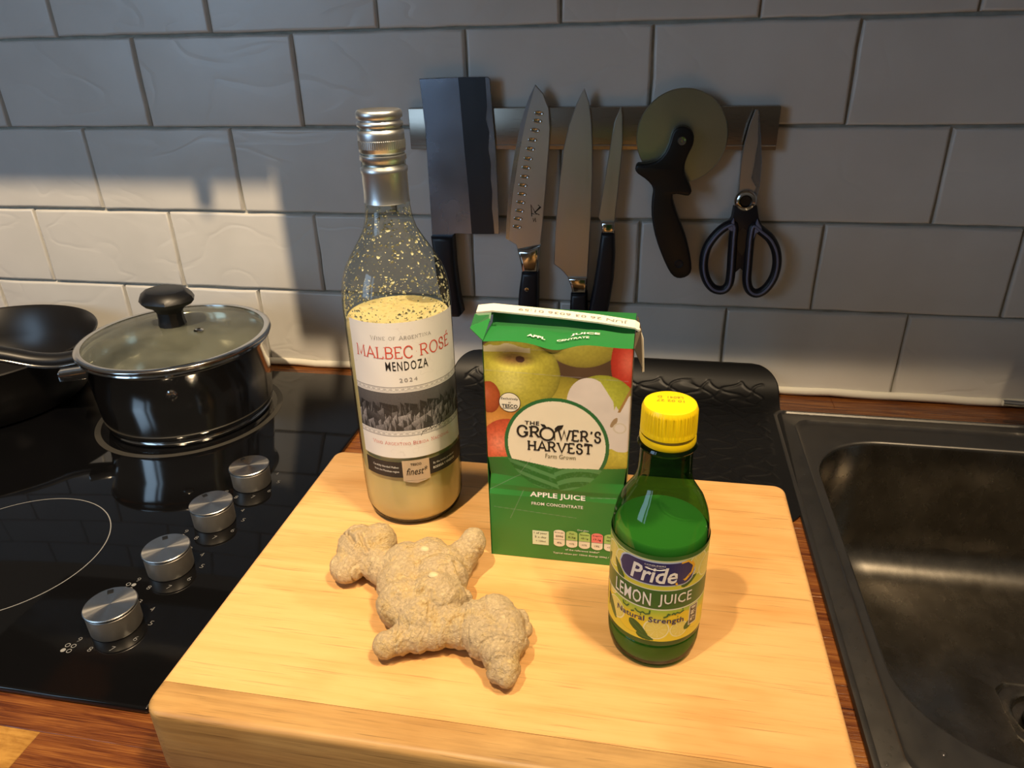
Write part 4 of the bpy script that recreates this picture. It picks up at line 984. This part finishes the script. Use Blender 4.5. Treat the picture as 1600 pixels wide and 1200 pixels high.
def cf_col(u, v):
    x = CX0+(CX1-CX0)*u; z = CZ0+(CZT-CZ0)*v
    C_ = np.ones(u.shape+(3,))*np.array([.095, .055, .030]); C_ *= (.8+.5*fbm(x*60, z*60, 3, 1))[..., None]
    nz = fbm(x*700, z*700, 3, 11)
    def apple(cx, cz, rx, rz, base, shade, hl, C_, lx=-.3, lz=.35, speck=.25, mk=None):
        X_ = (x-cx)/rx; Z_ = (z-cz)/rz; d = X_**2+Z_**2; inside = d < 1
        if mk is not None: inside &= mk
        nrm = np.sqrt(np.clip(1-d, 0, 1)); lam = np.clip(.25+.75*nrm+.35*(X_*lx+Z_*lz), 0, 1.2)
        hlv = np.exp(-((X_-lx*.8)**2+(Z_-lz*.7)**2)*9)
        c_ = np.array(base)*lam[..., None]+np.array(shade)*(1-np.clip(lam, 0, 1))[..., None]+np.array(hl)*hlv[..., None]*.35
        c_ = c_*(1-speck/2+speck*nz)[..., None]
        C_[inside] = c_[inside]
    GR = (.50, .44, .055); GS = (.10, .085, .015); HL = (.6, .6, .3)
    apple(-.050, .186, .030, .026, (.44, .36, .045), GS, HL, C_, .1, -.1)
    apple(-.0385, .2480, .030, .0290, (.42, .36, .05), (.10, .06, .02), HL, C_, -.2, -.1)
    apple(-.0045, .2240, .0150, .0260, (.55, .045, .025), (.2, .02, .01), (.5, .3, .2), C_, -.3, 0)
    apple(-.0820, .2120, .0300, .0275, GR, GS, HL, C_, -.15, -.25, .35)
    apple(-.0070, .1560, .0260, .0270, (.48, .40, .045), GS, (.4, .35, .1), C_, -.2, .1, .35)
    # stalk hollow of the big apple
    d = ((x+.0830)/.0150)**2+((z-.2220)/.0060)**2; k_ = np.clip(1.1-d, 0, 1)[..., None]*(.5+.5*np.clip((.232-z)/.010, 0, 1))[..., None]; C_[:] = C_*(1-k_)+np.array([.17, .095, .03])*k_*(.7+.6*nz)[..., None]
    d = ((x+.0790)/.0030)**2+((z-.2215)/.0022)**2; C_[d < 1] = (.05, .02, .01)
    # bottom-left red-orange apples
    apple(-.0900, .1690, .0180, .0200, (.60, .26, .05), (.20, .05, .02), (.4, .2, .1), C_, -.5, .3, .2)
    apple(-.0880, .1560, .0200, .0215, (.68, .12, .05), (.30, .03, .015), (.5, .4, .3), C_, -.4, .1, .5)
    apple(-.1005, .1935, .0080, .0120, (.45, .10, .03), (.2, .03, .01), (.2, .1, .1), C_)
    # cut apple: skin, then flesh
    apple(-.0240, .1870, .0245, .0275, (.46, .47, .05), (.16, .15, .02), (.3, .3, .1), C_, -.1, .4, .3)
    def blob(cx, cz, rx, rz, rot=0):
        X_ = (x-cx)*math.cos(rot)+(z-cz)*math.sin(rot); Z_ = -(x-cx)*math.sin(rot)+(z-cz)*math.cos(rot); return (X_/rx)**2+(Z_/rz)**2 < 1
    fl = blob(-.0320, .1915, .0155, .0205, .15) | blob(-.0285, .1800, .0125, .0170, 0) | blob(-.0190, .1720, .0125, .0125, 0) | blob(-.0060, .1800, .0115, .0205, 0) | blob(-.0105, .1700, .0110, .0125, 0)
    notch = (z > .190+(x+.0135)*-1.6) & (z > .188+(x+.0135)*2.0) & (x > -.028)
    fl &= ~notch
    fc = np.array([.74, .66, .60])*(.94+.12*fbm(x*120, z*120, 2, 6))[..., None]
    C_[fl] = fc[fl]
    core = blob(-.0160, .1800, .0016, .0042, -.5); C_[core] = (.38, .26, .14)
    cl_ = blob(-.0120, .1760, .0050, .0045, 0) & (np.abs(np.hypot((x+.012)/.005, (z-.176)/.0045)-.8) < .12); C_[cl_] = (.66, .58, .46)
    stm = np.abs((x+.0130)-(z-.1880)*.42) < .0009; stm &= (z > .188) & (z < .208); C_[stm] = (.40, .22, .07)
    # green field at the foot of the picture
    gl = .1455+.0022*np.sin((x+.105)*60)-.0032*np.exp(-((x+.052)/.016)**2)
    gr = z < gl
    C_[gr] = (.036, .215, .040)
    # big cream roundel
    RX, RZ, RR = -.0545, .1590, .0340
    d = np.hypot(x-RX, (z-RZ)*.985)
    hill = .1440-.0028*np.sin((x+.088)*55)+.0*x
    hill = np.where(x < -.052, .1465-(x+.088)*.16, .1408+(x+.052)*.10-.9*(x+.052)**2*1.5)
    up_ = z > hill
    C_[(d < RR) & up_] = (.86, .78, .60)
    ringm = (d >= RR-.0003) & (d < RR+.0022) & (z > .1455-.014); C_[ringm & ((z > hill) | (d > RR))] = np.array([.030, .150, .045])
    # ploughed field stripes inside the roundel foot
    inn = (d < RR+.0022) & ~up_
    q = (z-.1455)+.010*((x+.0545)/.034)**2*1.4+(x+.05)*.05
    left = x < -.058+.3*(.143-z)
    s1 = np.sin((z+(x+.088)*.35)*900); s2 = np.sin((z-(x+.05)*.30+14*(x+.045)**2)*760)
    pat = np.where(left, s1 > -.2, s2 > -.1)
    tex = .022+.02*(nz > .62)
    fc = np.stack([tex, .12+tex*1.5, tex*1.2], -1); C_[inn & pat] = fc[inn & pat]; C_[inn & ~pat] = (.085, .27, .09)
    # top fold line: paper showing
    wear = (z > .2268) & (z < .2300+.004*fbm(x*150, x*0, 2, 8)) & (x < -.072); C_[wear] = (C_*.35+np.array([.62, .56, .40])*.65)[wear]
    for (ax, az, bx, bz) in ((-.103, .2135, -.008, .2110), (-.09, .2262, -.062, .2318), (-.072, .1475, -.080, .1350), (-.103, .1180, -.080, .1330), (-.088, .095, -.078, .120), (-.10, .104, -.04, .100), (-.030, .118, -.012, .119)):
        t = np.clip(((x-ax)*(bx-ax)+(z-az)*(bz-az))/((bx-ax)**2+(bz-az)**2), 0, 1); dd = np.hypot(x-ax-t*(bx-ax), z-az-t*(bz-az))
        C_[dd < .00025] = C_[dd < .00025]*.75+.10
    return C_
frp = C2(picture('front_panel', 330, 560, cf_pos, cf_col, cpm))
def cfm(off):
    def f(x, z):
        y = CYF+float(fr_dent(np.array(x), np.array(z)))
        return (x, y-off*.6-.00006, z)
    return f
def front_ink(ink, name, off, mt): o = ink.build(name, cfm(off), mt, None); o.location = -Vector(ct.location)+Vector(); o.parent = frp; o.location = (0, 0, 0); return o
CXm = -.0545
a_ = Ink(); a_.text('THE', -.0712, .1757, .0100, .0030, bold=.02, spacing=1.1)
a_.serif('GR', -.0737, .1690, .0165, .0098, wt=.15, slab=.13, gap=.12); a_.serif("WER'S", -.0390, .1678, .0300, .0098, wt=.15, slab=.13, gap=.12)
pts = [(-.0608+.0047*math.sin(t), .1680+.0049*math.cos(t)) for t in np.linspace(0, 2*PI, 25)]; a_.line(pts, .0014)
a_.serif('HARVEST', -.0520, .1580, .0450, .0098, wt=.15, slab=.13, gap=.12)
a_.poly([(-.0605, .1725), (-.0625, .1752), (-.0655, .1755), (-.0640, .1735)]); a_.poly([(-.0553, .1698), (-.0556, .1728), (-.0535, .1750), (-.0495, .1758), (-.0508, .1725)]); a_.line([(-.0555, .1635), (-.0556, .1700), (-.0545, .1725)], .0006)
front_ink(a_, 'brand_lettering', .0003, M['black_ink'])
a_ = Ink(); a_.text('Farm Grown', -.0515, .1506, .0210, .0036); 
front_ink(a_, 'tagline_lettering', .0003, mat('olive_ink', (.16, .15, .08), .5))
a_ = Ink(); a_.text('APPLE JUICE', -.0535, .1170, .0395, .0052, bold=.03, spacing=1.06); a_.text('FROM CONCENTRATE', -.0537, .1098, .0370, .0026, bold=.018, spacing=1.06)
a_.text('One glass', -.0348, .0895, .0082, .0018); a_.text('of the reference intake*', -.0350, .0712, .0250, .0017, bold=.01); a_.text('Typical values per 100ml: Energy 200kJ / 48kcal', -.0325, .0672, .0480, .0018, bold=.01)
front_ink(a_, 'white_lettering', .0003, M['white_ink'])
a_ = Ink(); a_.ell(-.0862, .1905, .0075, .0074, 40); front_ink(a_, 'roundel_edge', .0002, M['black_ink'])
a_ = Ink(); a_.ell(-.0862, .1905, .0071, .0070, 40); front_ink(a_, 'roundel_panel', .0004, M['cream']); a_ = Ink()
for k in range(5):
    x_ = -.0520+k*.0092
    a_.rect(x_-.0041, .0755, x_+.0041, .0800); a_.ell(x_, .0760, .0041, .0026, 20)
    if k == 0: a_.rect(x_-.0041, .0800, x_+.0041, .0862); a_.ell(x_, .0862, .0041, .0022, 20)
front_ink(a_, 'white_panels', .0004, M['cream'])
a_ = Ink()
for k in (1, 2, 4): x_ = -.0520+k*.0092; a_.rect(x_-.0041, .0800, x_+.0041, .0862); a_.ell(x_, .0862, .0041, .0022, 20)
front_ink(a_, 'green_panels', .0004, M['lime'])
a_ = Ink(); x_ = -.0520+3*.0092; a_.rect(x_-.0041, .0800, x_+.0041, .0862); a_.ell(x_, .0862, .0041, .0022, 20); front_ink(a_, 'red_panel', .0004, M['pink'])
a_ = Ink(); a_.rect(-.0718, .0735, -.0598, .0860); front_ink(a_, 'five_a_day_panel', .0004, M['cool_white'])
a_ = Ink(); a_.text('Exclusively', -.0862, .1932, .0115, .0022); a_.text('at', -.0862, .1905, .0018, .0012); a_.text('TESCO', -.0862, .1878, .0108, .0026, bold=.02); a_.rect(-.0912, .1858, -.0812, .1861)
front_ink(a_, 'roundel_lettering', .0006, M['black_ink']); a_ = Ink()
a_.text('1 of your', -.0658, .0838, .0098, .0021); a_.text('5 a day', -.0658, .0802, .0085, .0021); a_.text('= 150ml', -.0658, .0768, .0072, .0015)
for k, (t1, t2, t3) in enumerate((('Energy', '200kJ', '4%'), ('Fat', '0.2g', '<1%'), ('Saturates', '<0.1g', '<1%'), ('Sugars', '17.1g', '19%'), ('Salt', '<0.01g', '<1%'))):
    x_ = -.0520+k*.0092; a_.text(t1, x_, .0860, min(.0066, .0011*len(t1)), .0013); a_.text(t2, x_, .0826, .0054, .0020, bold=.008); a_.text(t3, x_, .0768, .0036, .0017)
    a_.rect(x_-.0041, .0798, x_+.0041, .0800)
front_ink(a_, 'small_black_lettering', .0006, M['black_ink'])
# top of the carton: front band, sunken crease, rear band
ys = [-.4350, -.4300, -.4190, -.4110, -.4085, -.4050, -.4020, -.3960, -.3850, -.3720]
zs = [.2345, .2350, .2356, .2354, .2280, .2265, .2330, .2385, .2368, .2345]
nx = 40; V = []; Fc = []
for j, (y, z) in enumerate(zip(ys, zs)):
    for i in range(nx+1):
        u = i/nx; x = CX0+(CX1-CX0)*u; zz = z
        if j <= 3: zz = z-.0035*math.exp(-((x+.055)/.012)**2)*(1 if j < 2 else .6)+.0012*math.sin(x*130)*.5
        if j in (4, 5, 6): zz = z+.0050*u**3
        if j >= 7: zz = z+.0055*(1-u)*(1 if j < 9 else .2)
        V.append((x, y+.0010*math.sin(x*170)*(j in (2, 3)), zz))
for j in range(len(ys)-1):
    for i in range(nx): a = j*(nx+1)+i; Fc.append((a, a+1, a+nx+2, a+nx+1))
top = C2(link('top_panel', V, Fc, M['green'], None)); top.data.set_sharp_from_angle(angle=math.radians(30))
# seam fin lying on top, running past both ends
V = []; Fc = []
fin = [(-.1135, -.4030, .2445), (-.1030, -.4015, .2455), (-.080, -.4012, .2440), (-.055, -.4015, .2425), (-.030, -.4025, .2408), (-.0060, -.4040, .2385), (-.0030, -.4045, .2368)]
for (x, y, z) in fin: V += [(x, y-.0035, z-.0010), (x, y+.0040, z+.0015), (x, y+.0046, z+.0003), (x, y-.0033, z-.0022)]
for i in range(len(fin)-1):
    for k in range(4): a = i*4; Fc.append((a+k, a+(k+1) % 4, a+4+(k+1) % 4, a+4+k))
Fc += [(0, 1, 2, 3), tuple(len(V)-4+k for k in (3, 2, 1, 0))]
C2(link('seam_fin', V, Fc, M['paper_edge'], None, smooth=False))
a_ = Ink(); a_.text('JUICE', -.0375, -.4195, .0190, .0042, bold=.03); a_.text('CENTRATE', -.0450, -.4262, .0210, .0030, bold=.02); a_.text('APPL', -.0690, -.4258, .0120, .0040, bold=.03)
C2(a_.build('top_lettering', lambda x, y: (x, y, .2364-.0035*math.exp(-((x+.055)/.012)**2)*.7+.0006*math.sin(x*130)), M['white_ink'], None))
a_ = Ink(); V_, F_ = text_geo('JUN 26 03 6036 01:59'); V_ = fit(V_, 0, 0, .074, .0030); a_.add(V_, F_)
C2(a_.build('date_code', lambda x, y: (-.0480-x, float(np.interp(-.0480-x, [f_[0] for f_ in fin], [f_[1] for f_ in fin]))+.0003-y, float(np.interp(-.0480-x, [f_[0] for f_ in fin], [f_[2] for f_ in fin]))+.00075-y*.333), M['grey_ink'], None))
# torn ear at the left top corner
def solid(name, poly, th, mt):
    P = [Vector(p) for p in poly]; nn = (P[1]-P[0]).cross(P[2]-P[0]).normalized()*th; k = len(P)
    V = P+[p-nn for p in P]; Fc = [tuple(range(k)), tuple(range(2*k-1, k-1, -1))]+[(i, k+i, k+(i+1) % k, (i+1) % k) for i in range(k)]
    return C2(link(name, V, Fc, mt, None, smooth=False))
solid('torn_ear', [(-.1030, -.4348, .2340), (-.1142, -.4230, .2375), (-.1145, -.4120, .2395), (-.1032, -.4085, .2398)], .0008, M['green'])
solid('torn_ear', [(-.1030, -.4040, .2408), (-.1135, -.4060, .2420), (-.1100, -.3900, .2408), (-.1030, -.3750, .2360)], .0008, M['green'])
solid('ear_underside', [(-.1142, -.4230, .2373), (-.1140, -.4085, .2425), (-.1030, -.4060, .2430), (-.1030, -.4110, .2385)], .0006, M['green_dark'])
# folded flap hanging on the right side with a pale edge
solid('side_flap', [(-.0055, -.4330, .2335), (-.0020, -.4060, .2362), (-.0050, -.3740, .2335), (.0005, -.4040, .2060)], .0008, mat('flap_print', (.10, .075, .045), .5))
tube('flap_edge', [(-.0032, -.4075, .2368), (-.0008, -.4068, .2300), (.0002, -.4060, .2180), (.0010, -.4055, .2050)], .0009, M['paper_edge'], None, 6)
C2(bpy.data.objects['flap_edge'])
# right side print: sliver of picture then green
bm = bmesh.new(); quad(bm, (CX1, CYF+.001, CZ0), (CX1, CYB, CZ0), (CX1, CYB, .146), (CX1, CYF+.001, .146)); C2(link_bm('side_panel', bm, M['green'], None))
m = mat('side_print', (.20, .12, .06), .45); L(m, ramp(m, noise_tex(m, coords(m, 'Object', (1, 1, 1)), 160, 3), [(.42, (.06, .035, .02)), (.5, (.30, .24, .15)), (.62, (.45, .38, .26))]), bsdf(m).inputs['Base Color'])
bm = bmesh.new(); quad(bm, (CX1, CYF+.001, .146), (CX1, CYB, .146), (CX1, CYB, CZT), (CX1, CYF+.001, CZT)); C2(link_bm('side_picture', bm, m, None))

# ---------------------------------------------------------------- ginger root
bm = bmesh.new()
BL = [(-.1936, -.4624, .0755, .0198, 1, 1, .8), (-.1995, -.4790, .0718, .0130, 1, 1, .85), (-.1857, -.4543, .0764, .0150, 1, 1, .95), (-.1985, -.4560, .0765, .014, 1, 1, .9), (-.1780, -.4740, .0735, .0140, 1, 1, .95), (-.1690, -.4800, .0738, .0140, 1, 1, .9),
      (-.1540, -.4790, .0780, .0185, 1, 1, .9), (-.1400, -.4740, .0788, .0185, 1, 1, .9), (-.1290, -.4745, .0770, .0165, 1, 1, .9), (-.1510, -.4960, .0765, .0190, 1, 1, .9), (-.1270, -.4910, .0790, .0190, 1, 1, .95), (-.1455, -.5130, .0760, .0185, 1, 1, .9), (-.1240, -.5080, .0795, .0185, 1, 1, .95), (-.1310, -.5230, .0755, .0170, 1, 1, .9),
      (-.1218, -.4700, .0740, .0125, 1, 1, 1), (-.1185, -.4620, .0775, .0115, 1, 1, 1.1), (-.1140, -.4555, .0815, .0104, 1, 1, 1), (-.1125, -.4520, .0835, .0094, 1, 1, 1),
      (-.1080, -.4985, .0740, .0045, 1, 1, 1), (-.1100, -.5010, .0740, .005, 1, 1, 1),
      (-.1475, -.5450, .0712, .0088, 1, 1, 1), (-.1400, -.5410, .0718, .0095, 1, 1, 1), (-.1300, -.5360, .0722, .0105, 1, 1, 1), (-.1200, -.5310, .0730, .0120, 1, 1, 1),
      (-.1107, -.5260, .0738, .0130, 1, 1, 1), (-.1020, -.5270, .0745, .0135, 1, 1, 1), (-.0930, -.5235, .0765, .0155, 1, 1, .95), (-.0840, -.5170, .0770, .0150, 1, 1, .95), (-.0780, -.5240, .0775, .0150, 1, 1, .95), (-.0740, -.5330, .0760, .0145, 1, 1, .95), (-.0860, -.5330, .0750, .0145, 1, 1, .95),
      (-.0690, -.5150, .0730, .0085, 1, 1, 1), (-.0640, -.5190, .0720, .0055, 1, 1, 1), (-.0655, -.5300, .0700, .0060, 1, 1, 1),
      (-.0745, -.5440, .0735, .0118, 1, 1, 1), (-.0700, -.5520, .0715, .0090, 1, 1, 1), (-.0690, -.5565, .0700, .0068, 1, 1, 1), (-.0745, -.5545, .0690, .006, 1, 1, 1)]
for (x, y, z, r, a, b, c_) in BL:
    g = bmesh.ops.create_icosphere(bm, subdivisions=3, radius=1)
    for v in g['verts']: v.co = Vector((x+v.co.x*r*a, y+v.co.y*r*b, z+v.co.z*r*c_))
me = bpy.data.meshes.new('g'); bm.to_mesh(me); bm.free(); tmp = bpy.data.objects.new('g', me); COL.objects.link(tmp)
md = tmp.modifiers.new('r', 'REMESH'); md.mode = 'VOXEL'; md.voxel_size = .0009
md = tmp.modifiers.new('s', 'SMOOTH'); md.factor = .6; md.iterations = 7
bpy.context.view_layer.update()
me2 = bpy.data.meshes.new_from_object(tmp.evaluated_get(bpy.context.evaluated_depsgraph_get()))
bpy.data.objects.remove(tmp)
me2.name = 'ginger_root'
nv_ = len(me2.vertices); co = np.empty(nv_*3, np.float32); me2.vertices.foreach_get('co', co); co = co.reshape(-1, 3)
no = np.empty(nv_*3, np.float32); me2.vertices.foreach_get('normal', no); no = no.reshape(-1, 3)
axis = np.array([[-.19, -.462], [-.150, -.482], [-.130, -.515], [-.105, -.527], [-.08, -.522], [-.069, -.556]]); cum = [0]
for i in range(5): cum.append(cum[-1]+np.linalg.norm(axis[i+1]-axis[i]))
SEG = ((-.2150, -.4560, -.2060, -.4620, .0022, .0011), (-.2060, -.4620, -.1955, -.4720, .0030, .0013), (-.1940, -.4640, -.1840, -.4760, .0024, .0012), (-.1640, -.4560, -.1430, -.4560, .0012, .0009), (-.1430, -.4560, -.1230, -.4600, .0010, .0009),
       (-.1250, -.5180, -.1220, -.5400, .0012, .0008), (-.1430, -.5300, -.1400, -.5480, .0010, .0009), (-.1010, -.5130, -.1000, -.5400, .0010, .0008), (-.1160, -.4880, -.1020, -.5060, .0022, .0016))
out = co.copy()
for i in range(nv_):
    p = Vector(co[i].tolist()); 
    n1 = noise.noise(p*95); n2 = noise.fractal(p*330, 1.0, 2.0, 3)
    # growth rings: position along the root axis
    best = 9; sarc = 0
    for k in range(5):
        a = axis[k]; b = axis[k+1]; ab_ = b-a; t = max(0, min(1, ((p.x-a[0])*ab_[0]+(p.y-a[1])*ab_[1])/(ab_ @ ab_))); dd = math.hypot(p.x-a[0]-t*ab_[0], p.y-a[1]-t*ab_[1])
        if dd < best: best = dd; sarc = cum[k]+t*math.sqrt(ab_ @ ab_)
    ph_ = (sarc+.0035*noise.noise(p*60))/.0098; fr_ = ph_-math.floor(ph_)
    ring_ = (-.0011*math.exp(-((fr_-.06)/.045)**2)+.0007*math.exp(-((fr_-.17)/.07)**2))*(.35+.9*abs(noise.noise(p*45+Vector((3, 1, 2)))*2))
    d = .0010*n1+.00028*n2-.0004*max(0, 1-abs(noise.noise(p*80))*11)+.00022*noise.noise(p*620)+ring_+.0004*abs(noise.noise(p*200))
    cr = p.x+.1905+(p.y+.462)*-.55; 
    for (ax, ay, bx, by, dp, wd_) in SEG:
        ex, ey = bx-ax, by-ay; t = max(0, min(1, ((p.x-ax)*ex+(p.y-ay)*ey)/(ex*ex+ey*ey))); dd = math.hypot(p.x-ax-t*ex+.0008*n1, p.y-ay-t*ey+.0008*n1)
        if no[i][2] > -.1: d -= dp*math.exp(-(dd/wd_)**2)-.35*dp*math.exp(-((dd-wd_*2)/wd_)**2)
    out[i] = co[i]+no[i]*d
out[:, 2] = np.maximum(out[:, 2], .0602)
me2.vertices.foreach_set('co', out.ravel()); me2.polygons.foreach_set('use_smooth', [True]*len(me2.polygons)); me2.update()
m = mat('ginger_skin', (.55, .40, .22), .75)
v_ = coords(m, 'World'); a1 = noise_tex(m, v_, 90, 6, .65); a2 = noise_tex(m, v_, 450, 5, .7, .8); a3 = noise_tex(m, v_, 28, 2)
mm = N(m, 'ShaderNodeMath', operation='MULTIPLY_ADD'); L(m, a1, mm.inputs[0]); mm.inputs[1].default_value = .55; ms = N(m, 'ShaderNodeMath', operation='MULTIPLY'); L(m, a2, ms.inputs[0]); ms.inputs[1].default_value = .25; L(m, ms.outputs[0], mm.inputs[2])
mk = N(m, 'ShaderNodeMath', operation='MULTIPLY_ADD'); L(m, a3, mk.inputs[0]); mk.inputs[1].default_value = .25; L(m, mm.outputs[0], mk.inputs[2])
L(m, ramp(m, mk.outputs[0], [(.33, (.15, .08, .025)), (.40, (.42, .265, .09)), (.47, (.62, .455, .22)), (.54, (.53, .40, .235)), (.62, (.64, .49, .27)), (.72, (.70, .57, .36))]), bsdf(m).inputs['Base Color'])
bump(m, a2, .0020, 1.0)
me2.materials.clear(); me2.materials.append(m)
gg = bpy.data.objects.new('ginger_root', me2); COL.objects.link(gg)
tag(gg, 'knobbly fresh ginger root lying in front of the wine bottle on the board', 'ginger')
V = []; Fc = []
for i, (x, y, z, r) in enumerate(((-.1260, -.5060, .0985, .0030), (-.1405, -.4780, .0965, .0028))):
    hit = min(range(nv_), key=lambda q: (out[q][0]-x)**2+(out[q][1]-y)**2-out[q][2]*.02)
    z = float(out[hit][2]); b = len(V); k = 12
    V += [(x+r*rr2*math.cos(2*PI*j/k)*1.15, y+r*rr2*.8*math.sin(2*PI*j/k), z+dz) for rr2, dz in ((1.1, -.0010), (.8, .0003), (.4, .0006)) for j in range(k)]
    for a in range(2):
        for j in range(k): Fc.append((b+a*k+j, b+a*k+(j+1) % k, b+(a+1)*k+(j+1) % k, b+(a+1)*k+j))
    Fc.append(tuple(b+2*k+j for j in range(k)))
link('bare_scars', V, Fc, mat('ginger_flesh', (.62, .49, .28), .55), gg)
